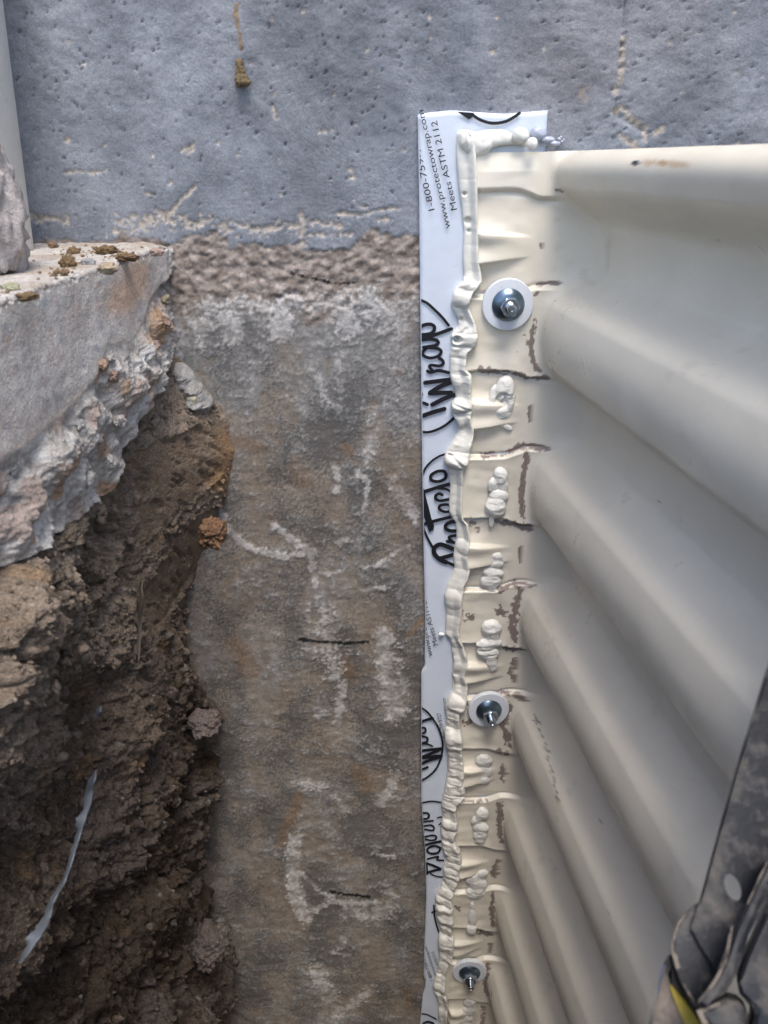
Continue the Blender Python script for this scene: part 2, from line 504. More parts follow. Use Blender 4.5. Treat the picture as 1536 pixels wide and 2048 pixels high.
# white lime / mortar deposits (traced)
eff = [([(350, 640), (400, 660)], 30, .8), ([(455, 635), (465, 668)], 28, 1.3), ([(560, 620), (562, 662)], 28, 1.35), ([(690, 635), (700, 655)], 30, 1.2), ([(740, 610), (800, 640)], 44, .7), ([(400, 615), (620, 605), (800, 605)], 26, .6),
       ([(672, 715), (680, 735)], 10, .8), ([(640, 760), (650, 800)], 16, .5), ([(575, 800), (590, 803)], 8, .8), ([(720, 817), (760, 812), (795, 800)], 3, .9), ([(745, 850), (735, 920)], 18, .6),
       ([(668, 928), (676, 955), (674, 985)], 9, 1.), ([(715, 945), (735, 965), (728, 1020)], 8, .95), ([(785, 965), (805, 1000), (830, 1030)], 14, .85), ([(820, 1010), (830, 1040)], 8, .8),
       ([(442, 1022), (452, 1050), (480, 1085), (530, 1106), (575, 1112), (610, 1104)], 9, 1.2), ([(548, 1050), (580, 1078), (612, 1098), (628, 1105)], 9, 1.15), ([(622, 1112), (625, 1140), (632, 1172)], 8, 1.1), ([(632, 1150), (655, 1148), (686, 1142)], 5, 1.05),
       ([(675, 1088), (695, 1078)], 7, .9), ([(748, 1132), (785, 1110), (818, 1090)], 5, .9), ([(720, 1182), (775, 1175)], 6, .85), ([(730, 1135), (780, 1118)], 4, .6),
       ([(640, 1220), (660, 1290), (668, 1340)], 26, .62), ([(620, 1300), (690, 1300)], 20, .4), ([(684, 1365), (680, 1420), (672, 1455)], 12, 1.0), ([(625, 1432), (660, 1430)], 4, .9),
       ([(768, 1270), (775, 1340), (785, 1400), (790, 1420)], 26, 1.0), ([(790, 1330), (800, 1380)], 24, .6), ([(590, 1570), (650, 1575)], 14, .6), ([(790, 1550), (780, 1580), (758, 1606)], 15, .9), ([(670, 1590), (690, 1620)], 10, .5),
       ([(588, 1680), (584, 1740), (592, 1800), (610, 1832)], 18, 1.25), ([(600, 1745), (640, 1785), (668, 1795)], 5, 1.), ([(650, 1800), (700, 1806), (750, 1806)], 6, 1.1), ([(612, 1830), (650, 1810), (668, 1800)], 6, 1.2), ([(690, 1825), (740, 1832), (785, 1815)], 18, .75), ([(770, 1770), (790, 1800)], 14, .5),
       ([(745, 1706), (790, 1716)], 5, .9), ([(632, 1940), (645, 1970), (660, 1990)], 20, .95), ([(740, 1980), (700, 2010), (670, 2030)], 14, .7), ([(660, 1905), (700, 1912)], 4, .9), ([(440, 1840), (480, 1860)], 8, .3), ([(680, 1890), (690, 1870)], 12, .4), ([(360, 700), (420, 720)], 30, .25)]
e = np.zeros_like(X)
for pts, wd, s in eff:
    d = seg_dist(PXw, PYw, pts, 80)
    e = np.maximum(e, sstep(.05, .5, s * (1.2 - d / (wd * .9)) + 1.0 * n1 + .7 * n2 + .8 * n0 - .16) * min(1, .6 + .35 * s))
e = np.maximum(e, .42 * sstep(.22, .75, 1.0 * n1 + .8 * n2 + .7 * n3 + .3 * np.exp(-((PYw - 690) / 90) ** 2)) * sstep(520, 640, PYw))      # salt specks
e *= (1 - paint) * np.clip(.8 + 1.1 * n3 + .8 * n2, .3, 1)
cr = mix(cr, mix((.38, .36, .345), (.56, .545, .53), np.clip(.5 + n1 * 1.5, 0, 1)), e * .9)
P[..., 1] -= e * .0005
rst = np.zeros_like(X)
for pts, wd in (([(797, 745)], 10), ([(690, 893), (700, 905)], 13), ([(590, 930), (610, 960)], 22), ([(540, 1030)], 10), ([(480, 880), (520, 900)], 16), ([(690, 1330), (700, 1350)], 20),
                ([(715, 1540), (735, 1570)], 22), ([(470, 1290), (500, 1340)], 25), ([(840, 1240), (820, 1270)], 10), ([(810, 1980), (820, 2010)], 8), ([(560, 1690), (600, 1590)], 14)):
    d = seg_dist(PXw, PYw, pts)
    rst = np.maximum(rst, sstep(0, .7, 1.1 - d / wd + .8 * n2 + .5 * n1))
cr = mix(cr, (.24, .135, .062), rst * .38 * (1 - e))
# felt-pen level marks
ink = np.zeros_like(X)
for pts, wd, s in (([(583, 546), (605, 553), (640, 560), (668, 567), (705, 566)], 3.2, .45), ([(600, 1278), (612, 1279)], 5, 1.0), ([(600, 1278), (640, 1284), (690, 1286), (735, 1284)], 3.4, .75),
                   ([(663, 1783), (690, 1788), (738, 1794)], 3.4, .8)):
    d = seg_dist(PXw, PYw, pts)
    ink = np.maximum(ink, sstep(0, .3, s * (1.2 - d / (wd * .8)) + 1.1 * n1 + .5 * n2))
cr = mix(cr, (.012, .012, .013), ink)
cpb = mix(cp, mix((.30, .265, .225), (.46, .41, .36), np.clip(.5 + 1.5 * n1, 0, 1)), chip)
dv = seg_dist(PXw, PYw, [(1165, 195), (1178, 180)])
cpb = mix(cpb, (.40, .22, .12), chip * sstep(14, 6, dv) * .8)
mud = np.zeros_like(X)
d = seg_dist(PXw, PYw, [(473, 10), (472, 35), (476, 55), (482, 75), (484, 98)])
mud = sstep(0, .3, 1.1 - d / 5 + .7 * n1 - .3 * sstep(40, 60, PYw))
cpb = mix(cpb, (.24, .165, .09), mud * .85)
colr = mix(cr, cpb, paint)
wall = thing(grid('foundation_wall', P, MAT['wall'], attrs={'tint': colr}),
             'concrete house wall, grey-blue painted above and bare stained brown below, running behind everything', 'wall')
wall_bm = bmesh.new()
bmesh.ops.create_cube(wall_bm, size=1, matrix=Matrix.Translation((0, .16, .6)) @ Matrix.Diagonal((6, .26, 4.3, 1)))
bm_obj('wall_core', wall_bm, material('core_concrete', (.22, .22, .22), .9), wall, False)

# ---- soil bank on the left, cut square to the wall
contact = np.array([(.00, -.178), (-.075, -.178), (-.151, -.186), (-.20, -.150), (-.212, -.143), (-.246, -.139), (-.29, -.150), (-.312, -.164), (-.35, -.180), (-.4065, -.204), (-.45, -.210),
                    (-.4986, -.207), (-.53, -.192), (-.552, -.183), (-.59, -.205), (-.61, -.190), (-.64, -.205), (-.6726, -.2175), (-.73, -.235), (-.7914, -.2425), (-.8173, -.217), (-.84, -.235), (-.89, -.215), (-.925, -.199), (-.96, -.21), (-1.0, -.245), (-1.07, -.235), (-1.4, -.23)])[::-1]
ys = axis_pts([(-1.80, -.62, .03), (-.62, -.50, .004), (-.50, 0.006, .0016)])
zs = axis_pts([(-1.42, -1.12, .02), (-1.12, -.60, .0020), (-.60, -.125, .00125)])
Zb, Yb = np.meshgrid(zs, ys, indexing='ij')
yy = -Yb
con = np.interp(Zb, contact[:, 0], contact[:, 1])
front = -.196 - .105 * yy + .004 * np.sin(yy * 31)
fr0 = -.196 - .105 * .11 - .010
inner = con + (fr0 - con) * np.clip(yy / .11, 0, 1)
base = inner + (front - inner) * sstep(.108, .135, yy)
base -= .010 * np.exp(-((yy - .116) / .010) ** 2)                              # slot between the two layers
base -= .026 * sstep(-.30, -.36, Zb) * sstep(.15, .26, yy)                     # undercut below the crust
base += .012 * sstep(.22, .32, yy) * sstep(-.33, -.27, Zb)
slab_bot = np.interp(yy, [0, .03, .07, .10, .133, .157, .2, .25, .296, .4, 1.8], [-.150, -.153, -.163, -.178, -.195, -.222, -.218, -.2125, -.207, -.205, -.205])
base -= .055 * sstep(-.006, .006, Zb - slab_bot) * sstep(.012, .04, yy)        # the soil stays under the slab
Pb = np.stack([base, Yb, Zb], -1)
PXb, PYb = traced(Pb)
bumps = [((60, 1120), .016, .03), ((100, 1250), .018, .04), ((40, 1330), .02, .035), ((220, 1350), .012, .022), ((180, 1490), .016, .03), ((60, 1480), .012, .03), ((90, 1650), .018, .04),
         ((330, 1400), .012, .05), ((150, 1400), -.030, .022), ((250, 1440), -.022, .03), ((245, 1400), -.02, .022), ((340, 1600), .012, .03), ((260, 1640), -.016, .02), ((180, 1850), .014, .05), ((300, 1840), -.018, .03),
         ((360, 1800), .012, .025), ((410, 1890), .016, .03), ((395, 2000), -.040, .035), ((250, 1980), -.018, .04), ((60, 1960), .014, .04), ((110, 1180), -.010, .02), ((215, 1120), .010, .02), ((245, 1230), -.012, .018), ((30, 1220), .01, .02)]
for (bx, by), dx, rad in bumps:
    c0 = on_x(bx, by, -.20)
    g = np.exp(-((Yb - c0[1]) ** 2 + (Zb - c0[2]) ** 2) / (rad * rad))
    base += dx * g
Pb[..., 0] = base
PXb, PYb = traced(Pb)
cut1 = in_poly(PXb + 0, PYb + 0, [(276, 900), (330, 880), (400, 850), (446, 842), (470, 880), (455, 940), (400, 985), (345, 1040), (300, 1070), (270, 1095)])
cut2 = in_poly(PXb, PYb, [(268, 1200), (320, 1125), (398, 1030), (406, 1060), (404, 1110), (372, 1170), (330, 1240), (272, 1310)])
nbk = fbm(np.stack([base * 0, Yb, Zb], -1) * 60, 3, 12)
cutm = np.maximum(cut1 * 1., cut2 * 1.) * (yy < .118)
# soften the cut mask a little
for _ in range(5):
    cutm[1:-1, 1:-1] = (cutm[1:-1, 1:-1] * 2 + cutm[:-2, 1:-1] + cutm[2:, 1:-1] + cutm[1:-1, :-2] + cutm[1:-1, 2:]) / 6
UV = np.stack([Yb, Zb], -1)
flat = np.stack([base * 0 + .3, Yb, Zb], -1)
wp = np.stack([fbm(flat * 45, 3, 2), fbm(flat * 45, 3, 3)], -1) * .010
def crumbs(uv, scale, seed, r=.62):
    f1, f2, cid = worley(uv * scale, seed)
    return np.sqrt(np.clip(1 - (f1 / r) ** 2, 0, 1)) * (.35 + .65 * cid), f2 - f1, cid
h1, g1, c1 = crumbs(UV + wp, 26, 3)
h2, g2, c2 = crumbs(UV + wp * .6, 62, 7)
h3, g3, c3 = crumbs(UV + wp * .4, 135, 11)
h4, g4, c4 = crumbs(UV + wp * .2, 280, 13)
big = fbm(flat * 13, 4, 14)
med = ridged(flat * 30, 4, 15)
fine = fbm(flat * 140, 4, 25, .66)
mid2 = ridged(flat * 62 + 3, 4, 26)
disp = .024 * big + .010 * h1 + .0042 * h2 + .0022 * h3 + .0012 * h4 + .0050 * med + .0034 * mid2 + .0056 * fine - .014
crev = sstep(.16, 0, np.abs(fbm(flat * 24 + 7, 4, 16))) * sstep(-.05, .25, fbm(flat * 9, 3, 17))
disp -= .016 * crev
streak = fbm(np.stack([base * 0, (Yb * .8 + Zb * .6) * 210, (Zb * .8 - Yb * .6) * 30], -1), 4, 18)
tear = sstep(.12, .34, fbm(np.stack([base * 0, (Yb * .75 + Zb * .66) * 150, (Zb * .75 - Yb * .66) * 36], -1) + 3, 4, 19))
smooth_d = .0007 * streak - .0038 * tear - .002
mudzone = cutm * (1 - .25 * sstep(.15, .35, nbk))
near_top = sstep(-.20, -.17, Zb)
disp *= 1 - .5 * (yy < .112) * sstep(-.50, -.42, Zb)
disp = disp * (1 - mudzone) + smooth_d * mudzone
disp *= .35 + .65 * sstep(.0, .03, yy) + .35 * sstep(.0, .02, yy) * 0
Pb[..., 0] += disp
Pb[..., 2] += (1 - mudzone) * .006 * fbm(flat * 70, 3, 20)
PXb, PYb = traced(Pb)
t = np.clip(.45 + 1.2 * fbm(flat * 16, 4, 22) + .4 * nbk + .7 * fine, 0, 1)
sc_ = mix((.115, .088, .066), (.205, .160, .125), t)
dry = sstep(-.44, -.24, Zb + .05 * big + .02 * nbk)
deep = sstep(-.37, -.62, Zb + .10 * big + .05 * nbk)  # soil colour gets darker towards the bottom of the bank
sc_ = mix(sc_, mix((.038, .029, .022), (.092, .070, .053), t), deep * .88)
sc_ = mix(sc_, mix((.225, .178, .138), (.35, .285, .228), t), dry * .85)
purple = sstep(.0, .3, fbm(flat * 11 + 5, 4, 23) + .25 * sstep(.16, .0, yy) - .05) * sstep(-.34, -.48, Zb)
sc_ = mix(sc_, (.150, .122, .108), purple * .6)
sc_ = mix(sc_, (.30, .175, .07), sstep(.26, .5, fbm(flat * 34 + 8, 4, 24)) * .35 * (1 - .6 * deep))
clay = mix((.195, .145, .104), (.26, .20, .15), np.clip(.5 + 1.3 * streak, 0, 1))
sc_ = mix(sc_, clay, mudzone * .95)
sc_ = mix(sc_, (.30, .27, .24), sstep(.97, .98, c4) * (h4 > .3) * .5 * (1 - mudzone))
orange_edge = sstep(40, 5, seg_dist(PXb, PYb, [(455, 880), (462, 920), (435, 960)])) * 1.
sc_ = mix(sc_, (.32, .20, .11), orange_edge * .7)
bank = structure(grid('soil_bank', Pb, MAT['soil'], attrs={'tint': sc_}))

# loose crumbs and clods sticking to the cut (uncountable)
def ico(sub):
    bm = bmesh.new()
    bmesh.ops.create_icosphere(bm, subdivisions=sub, radius=1)
    V = np.array([v.co[:] for v in bm.verts])
    Fc = np.array([[v.index for v in f.verts] for f in bm.faces])
    bm.free()
    return V, Fc
RNG = np.random.default_rng(11)
def scatter(name, pts, rads, tints, seed, mat, sub=1, smooth=True):
    V, Fc = ico(sub)
    n, k = len(pts), len(V)
    allv = np.zeros((n, k, 3))
    for i in range(n):
        s = RNG.uniform(.7, 1.25, 3)
        A = RNG.normal(size=(3, 3))
        Q, _ = np.linalg.qr(A)
        v = (V * s) @ Q.T
        allv[i] = v
    nn = np.clip(1.3 * fbm(allv * 1.7 + np.arange(n)[:, None, None] * 7.31, 3, seed), -.7, .9)
    allv *= (1 + nn)[..., None]
    allv = allv * rads[:, None, None] + pts[:, None, :]
    Fa = (Fc[None] + (np.arange(n) * k)[:, None, None]).reshape(-1, 3)
    tint = np.repeat(tints[:, None, :], k, 1).reshape(-1, 3)
    o = link(name, raw_mesh(name, allv.reshape(-1, 3), Fa, mat, smooth, {'tint': tint}))
    return o
nr, nc = Pb.shape[:2]
vis = (PXb > -60) & (PXb < 500) & (PYb > 700) & (PYb < 2150) & (Yb > -.52) & (Yb < -.004)
cand = np.argwhere(vis & (mudzone < .2))
pick = cand[RNG.integers(0, len(cand), 2600)]
pp = Pb[pick[:, 0], pick[:, 1]]
rr = .0007 + .0040 * RNG.random(len(pp)) ** 4.0
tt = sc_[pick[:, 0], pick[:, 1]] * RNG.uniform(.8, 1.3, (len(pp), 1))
soil_crumbs = scatter('soil_crumbs', pp + np.stack([rr * .35, rr * 0, rr * .1], -1), rr, tt, 33, MAT['soil'], 2)
soil_crumbs['kind'] = 'stuff'
pick = cand[RNG.integers(0, len(cand), 11000)]
pp = Pb[pick[:, 0], pick[:, 1]]
rr = .0006 + .0013 * RNG.random(len(pp)) ** 2
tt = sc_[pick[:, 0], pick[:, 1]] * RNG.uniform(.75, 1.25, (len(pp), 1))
soil_grit = scatter('soil_crumbs', pp + np.stack([rr * .5, rr * 0, rr * .2], -1), rr, tt, 34, MAT['soil'], 1, False)
soil_grit['kind'] = 'stuff'

# =================================================================== CONCRETE SLAB (left, on the bank)
ys = axis_pts([(-1.75, -.62, .03), (-.62, -.45, .004), (-.45, .0015, .0016)])
yv = ys
ed = -.172 - .125 * (-yv) + .0015 * np.sin(yv * 40)
zt = -.0600 - .020 * (-yv)
zb = np.interp(-yv, [0, .03, .07, .10, .133, .157, .2, .25, .296, .4, 1.8], [-.150, -.153, -.163, -.178, -.195, -.222, -.218, -.2125, -.207, -.205, -.205]) + .006 * gnoise(np.stack([yv * 40, yv * 0, yv * 0], -1), 3)
zsaw = np.interp(-yv, [0, .03, .069, .089, .115, .150, .169, .193, .2166, .269, .35, 1.8], [-.085, -.09, -.099, -.1115, -.119, -.114, -.1306, -.138, -.1416, -.145, -.147, -.147]) + .004 * gnoise(np.stack([yv * 60, yv * 0 + 4, yv * 0], -1), 5)
prof = []
xt = np.concatenate([np.linspace(.80, .20, 16)[:-1], np.arange(.20, .0035, -.0022)])
for x in xt:
    prof.append((ed - x, zt + 0 * yv, np.zeros_like(yv)))
for k in np.linspace(0, 1, 7):
    a_ = k * math.pi / 2
    prof.append((ed - .003 + .003 * math.sin(a_), zt - .003 + .003 * math.cos(a_), np.zeros_like(yv)))
nside = 190
for k in np.arange(1, nside + 1) / nside:
    prof.append((ed + 0 * yv, (zt - .003) * (1 - k) + zb * k, np.full_like(yv, k)))
for k in np.arange(1, 26) / 25:
    prof.append((ed - .22 * k ** 1.3, zb - .012 * k, np.ones_like(yv) + k))
Ps = np.zeros((len(prof), len(yv), 3))
K = np.zeros(Ps.shape[:2])
for i, (x, z, kk) in enumerate(prof):
    Ps[i, :, 0], Ps[i, :, 1], Ps[i, :, 2] = x, yv, z
    K[i] = kk
q = Ps.copy()
below = sstep(.002, -.003, Ps[..., 2] - zsaw[None, :]) * (K > 0)
side = (K > 0) & (K <= 1)
m1 = fbm(q * 30, 4, 101)
m2 = fbm(q * 110, 4, 102)
m3 = fbm(q * 330, 3, 103)
uv = np.stack([Ps[..., 1] + .006 * m2, Ps[..., 2] + .006 * m1], -1)
a1, b1, i1 = crumbs(uv, 55, 31, .6)
a2, b2, i2 = crumbs(uv, 120, 32, .6)
a3, b3, i3 = crumbs(uv, 36, 36, .55)
rel = .016 * fbm(q * 20, 3, 104) + .0010 * a2 * (i2 > .4) + .0030 * a3 * (i3 > .6) + .0022 * ridged(q * 48, 4, 105) + .0022 * m2 + .0020 * m3 - .002
rel += .0030 * (i1 - .5) * sstep(.02, .2, b1) + .0012 * (i2 - .5) * sstep(.02, .2, b2)
dz = np.clip((zsaw[None, :] - Ps[..., 2]) / .06, 0, 1)
Ps[..., 0] += below * np.where(K <= 1, 1, np.clip(2 - K, .2, 1)) * (rel * sstep(.0, .35, dz) - .0002 + .004 * sstep(.1, .6, dz) - .010 * dz * sstep(.0, .2, -Ps[..., 1]))
Ps[..., 0] += (1 - below) * side * (.0008 * m1 + .0005 * m2)
topm = (K == 0)
Ps[..., 2] += topm * (.0018 * m1 + .0010 * m2)
# the broken corner at the wall
cornerw = sstep(.028, .002, -Ps[..., 1])
Ps[..., 0] += cornerw * (.004 * m2 - .004) - below * .014 * sstep(.075, .0, -Ps[..., 1])
Ps[..., 2] -= topm * cornerw * sstep(.03, .0, ed[None, :] - Ps[..., 0]) * .006
# the crumbled edge
edgew = np.exp(-((K) / .02) ** 2) * sstep(.02, .0, np.abs(Ps[..., 2] - zt[None, :]))
Ps[..., 0] -= edgew * .0035 * np.clip(m3 + m2, 0, 1)
PXs, PYs = traced(Ps)
ctop = mix((.40, .37, .335), (.52, .49, .455), np.clip(.5 + 1.4 * m2 + .5 * m3, 0, 1))
dirtm = sstep(.02, .3, m1 + .35 * m2 + .10)
ctop = mix(ctop, (.30, .235, .175), dirtm * .55)
csaw = mix((.44, .405, .375), (.60, .565, .53), np.clip(.5 + 1.1 * m1 + .5 * m2, 0, 1))
f1, f2, cid = worley(uv * 95, 44)
agg = sstep(.40, .30, f1) * (cid > .55)
aggc = np.array([(.50, .38, .32), (.33, .35, .39), (.56, .52, .48), (.46, .36, .33), (.32, .33, .32)])[(cid * 97).astype(int) % 5]
csaw = mix(csaw, 1, 0) if False else csaw * (1 - .45 * agg[..., None]) + aggc * (.45 * agg[..., None])
ors = sstep(50, 10, seg_dist(PXs, PYs, [(272, 545), (262, 580), (240, 600)])) * sstep(-.3, .3, m1 + .3)
csaw = mix(csaw, (.50, .30, .17), ors * .65)
pat = sstep(.05, .35, fbm(q * 40 + 6, 3, 106))
csaw = mix(csaw, (.42, .30, .25), pat * .2)
rimw = np.exp(-((Ps[..., 2] - zsaw[None, :]) / .0035) ** 2) * side
csaw = mix(csaw, (.56, .47, .39), rimw * .6)
crub = mix((.32, .295, .27), (.55, .52, .485), np.clip(.45 + .25 * (i2 - .5) + 1.0 * m2 + .6 * m3, 0, 1))
crub = mix(crub, (.36, .20, .09), sstep(.12, .38, fbm(q * 26 + 2, 4, 107)) * .7)
crub = mix(crub, (.33, .24, .20), (i1 > .8) * (a1 > .2) * .6)
crub = mix(crub, (.55, .54, .52), (i1 < .12) * (a1 > .1) * .6)
sc2 = np.where(topm[..., None], ctop, mix(csaw, crub, below))
tw = sstep(.012, .0, np.abs(Ps[..., 2] - zt[None, :])) * side
sc2 = mix(sc2, (.52, .47, .42), tw * .6)
slab = grid('concrete_slab', Ps, MAT['slab'], attrs={'tint': sc2})
thing(slab, 'broken concrete slab with a smooth sawn face over crumbling rubble, resting on the soil at left', 'concrete slab')

# ------------------------------------------------------------------ lumps (stones, clods, chunks)
def lump(name, centre, radii, seed, mat, tint, rough=.5, sub=4, flatness=0.0, rot=0.0, parent=None, tint2=None, detail=.25, blocky=0.0):
    V, Fc = ico(sub)
    v = V.copy()
    if blocky:
        v = v / (np.max(np.abs(v), 1, keepdims=True) ** blocky)
    n = fbm(V * 1.3 + seed * 3.7, 3, seed) * rough + fbm(V * 5 + seed, 4, seed + 5) * detail * .6
    v = v * (1 + n)[:, None] * np.array(radii)
    if flatness:
        v[:, 2] = np.where(v[:, 2] < 0, v[:, 2] * (1 - flatness), v[:, 2])
    c_, s_ = math.cos(rot), math.sin(rot)
    v = np.stack([v[:, 0] * c_ - v[:, 1] * s_, v[:, 0] * s_ + v[:, 1] * c_, v[:, 2]], -1)
    k = np.clip(.5 + 1.4 * fbm(V * 4 + seed, 3, seed + 9), 0, 1)
    t2 = np.array(tint) * .7 if tint2 is None else np.array(tint2)
    o = link(name, raw_mesh(name, v, Fc, mat, True, {'tint': mix(tint, t2, k)}))
    o.location = Vector([float(a) for a in centre])
    if parent:
        o.parent = parent
    return o

# aggregate pebbles showing in the broken face: parts of the slab
for i, (px, py, r, col_) in enumerate([(207, 730, 15, (.38, .22, .13)), (228, 752, 15, (.34, .18, .10)), (222, 718, 12, (.50, .47, .43)), (240, 842, 17, (.50, .46, .44)), (312, 690, 12, (.33, .21, .16)),
                                       (332, 600, 13, (.30, .24, .10)), (336, 648, 10, (.30, .17, .11)), (135, 905, 15, (.42, .34, .26)), (180, 955, 18, (.47, .46, .44)), (60, 880, 14, (.36, .30, .25)),
                                       (100, 930, 12, (.30, .20, .12)), (25, 940, 16, (.44, .42, .40)), (160, 850, 13, (.42, .41, .41)), (280, 760, 14, (.43, .42, .40)), (256, 790, 10, (.31, .25, .22)),
                                       (200, 880, 11, (.27, .26, .27)), (70, 980, 14, (.36, .33, .30)), (220, 920, 12, (.45, .44, .43)), (290, 800, 14, (.42, .41, .40)), (150, 1010, 11, (.35, .31, .28)), (268, 930, 12, (.40, .39, .38)), (110, 860, 9, (.45, .36, .28))]):
    y0 = float(on_x(px, py, -.19)[1])
    Xf = -.172 - .125 * (-y0) + .0015
    p = on_x(px, py, Xf)
    if p[2] < np.interp(y0, yv, zb) + .010:
        continue
    tdep = float((p - CAM) @ _f)
    R_ = r * tdep / FPX
    lump('pebble', p, (R_ * .55, R_ * 1.0, R_ * .7), 40 + i, MAT['slab'], tuple(.6 * np.array(col_) + .4 * np.array((.38, .35, .33))), .75, 4, parent=slab, detail=.35, blocky=.25)

# debris on top of the slab
def on_slab(px, py):
    z = -.064
    for _ in range(4):
        p = on_z(px, py, z)
        z = -.0600 - .020 * (-p[1])
    return p
TOPG = 'dirt and stones lying on the slab top'
deb = [('soil_clod', 136, 526, 15, 15, (.24, .165, .095), 'brown clod with a sharp corner on the slab top, next to the grey flake', 'soil clod'),
       ('soil_clod', 148, 503, 12, 8, (.26, .18, .105), 'small flat brown clod on the slab top close under the painted wall', 'soil clod'),
       ('stone', 218, 535, 19, 12, (.40, .32, .23), 'tan rounded stone at the front edge of the slab top', 'stone'),
       ('stone', 178, 524, 14, 8, (.30, .30, .30), 'grey flake of stone on the slab top between brown clod and tan stone', 'stone'),
       ('soil_clod', 214, 500, 22, 9, (.25, .17, .095), 'crumbly ochre dirt heap on the slab top by the wall', 'soil clod'),
       ('soil_clod', 256, 514, 22, 7, (.27, .18, .11), 'flat ochre dirt smear near the right corner of the slab top', 'soil clod'),
       ('stone', 107, 490, 9, 9, (.22, .15, .10), 'small dark brown stone where slab, pipe and wall meet', 'stone'),
       ('soil_clod', 55, 592, 20, 9, (.30, .21, .12), 'ochre dirt heap at the front left edge of the slab top', 'soil clod'),
       ('stone', 22, 574, 17, 10, (.36, .35, .24), 'pale greenish stone at the left end of the slab top', 'stone'),
       ('stone', 313, 503, 13, 8, (.40, .29, .24), 'pinkish stone at the broken right corner of the slab top', 'stone'),
       ('soil_clod', 128, 545, 9, 6, (.30, .2, .12), 'tiny ochre crumb in front of the sharp brown clod on the slab', 'soil clod')]
for i, (nm, px, py, wpx, hpx, col_, lab, cat) in enumerate(deb):
    p = on_slab(px, py + hpx * .6)
    td = float((p - CAM) @ _f)
    rx, rz = wpx * td / FPX, hpx * td / FPX
    o = lump(nm, p + np.array([0, .0, rz * .45]), (rx, rx * .8, rz), 60 + i, MAT['soil'] if nm == 'soil_clod' else MAT['slab'], col_, .55, 4, detail=.55 if nm == 'soil_clod' else .25)
    thing(o, lab, cat, TOPG)
cr_p, cr_r, cr_t = [], [], []
for _ in range(420):
    c0 = [(214, 500, 30, 10), (256, 514, 32, 7), (55, 592, 45, 14), (150, 505, 20, 10), (120, 545, 30, 10), (20, 600, 30, 10), (160, 530, 120, 30)][RNG.integers(0, 7)]
    px, py = c0[0] + RNG.normal() * c0[2] * .6, c0[1] + RNG.normal() * c0[3] * .6
    p = on_slab(px, py)
    if p[1] > -.004 or p[0] > -.172 - .125 * (-p[1]) - .004 or p[2] > 0:
        continue
    cr_p.append(p)
    cr_r.append(.0005 + .0016 * RNG.random() ** 3)
    cr_t.append(np.array((.26, .18, .11)) * RNG.uniform(.7, 1.5))
o = scatter('dirt_crumbs', np.array(cr_p), np.array(cr_r), np.array(cr_t), 5, MAT['soil'])
o['kind'] = 'stuff'

# single big pieces in the bank that stand out
for i, (nm, px, py, Xc, wpx, dpt, hpx, col_, lab, cat, mt, blk) in enumerate([
        ('soil_clod', 424, 1066, -.150, 24, .014, 26, (.26, .155, .095), 'reddish-brown split clod pressed against the wall beside the smooth clay', 'soil clod', 'soil', .35),
        ('soil_clod', 408, 1445, -.185, 30, .016, 22, (.22, .18, .165), 'pale mauve crumbly clod sticking out against the wall, halfway down the bank', 'soil clod', 'soil', 0),
        ('soil_clod', 418, 1890, -.195, 38, .02, 42, (.175, .145, .13), 'big knobbly clod over the dark hollow at the foot of the bank', 'soil clod', 'soil', 0),
        ('stone', 350, 1603, -.205, 10, .006, 11, (.25, .22, .19), 'small pale stone in the dark bank left of the stained wall', 'stone', 'slab', 0),
        ('stone', 57, 1421, -.226, 7, .004, 8, (.44, .43, .40), 'tiny whitish stone at the edge of the dark hollow', 'stone', 'slab', .3),
        ('soil_clod', 130, 1070, -.212, 34, .02, 28, (.29, .235, .18), 'large tan dry clod directly under the slab rubble', 'soil clod', 'soil', .1)]):
    p = on_x(px, py, Xc)
    if p[1] > -.012:
        p = on_y(px, py, -.012)
    td = float((p - CAM) @ _f)
    o = lump(nm, p, (wpx * td / FPX, dpt, hpx * td / FPX), 90 + i, MAT[mt], col_, .5, 5, detail=.5, blocky=blk)
    thing(o, lab, cat)
# the lump of old concrete standing on the slab at far left
p = on_slab(-18, 548)
td = float((p - CAM) @ _f)
base_z = -.0600 - .020 * (-p[1])
ch = lump('concrete_chunk', (p[0] - .004, p[1] + .006, base_z + .040), (.024, .030, .043), 7, MAT['slab'], (.52, .46, .43), .38, 5, detail=.32, blocky=.35, tint2=(.30, .28, .27))
thing(ch, 'rough pinkish-white concrete chunk on the slab in front of the white pipe', 'concrete chunk')

# white pipe on the slab
p0 = np.array([-.2735, -.05, 0])
pr = .030
pz = -.0600 - .020 * .05
ppt = empty('drain_pipe', (p0[0] - pr - .012, -.05, pz))
def tube(name, r_out, r_in, z0, z1, cx, cy, mat, parent=None, seg=48, lean=(0, 0)):
    bm = bmesh.new()
    rings = []
    for (r_, z_) in ((r_out, z0), (r_out, z1), (r_in, z1), (r_in, z0)):
        rings.append([bm.verts.new((cx + lean[0] * (z_ - z0) + r_ * math.cos(2 * math.pi * k / seg), cy + lean[1] * (z_ - z0) + r_ * math.sin(2 * math.pi * k / seg), z_)) for k in range(seg)])
    for a in range(4):
        b = (a + 1) % 4
        for k in range(seg):
            bm.faces.new((rings[a][k], rings[a][(k + 1) % seg], rings[b][(k + 1) % seg], rings[b][k]))
    bmesh.ops.recalc_face_normals(bm, faces=bm.faces)
    o = bm_obj(name, bm, mat, parent)
    return o
tube('pipe', pr, pr - .003, pz - .002, .75, p0[0] - pr, -.05, MAT['pvc'], ppt, lean=(.062, 0))
tube('coupling', pr + .004, pr + .0002, .50, .58, p0[0] - pr + .062 * .56, -.05, MAT['pvc'], ppt, lean=(.062, 0))
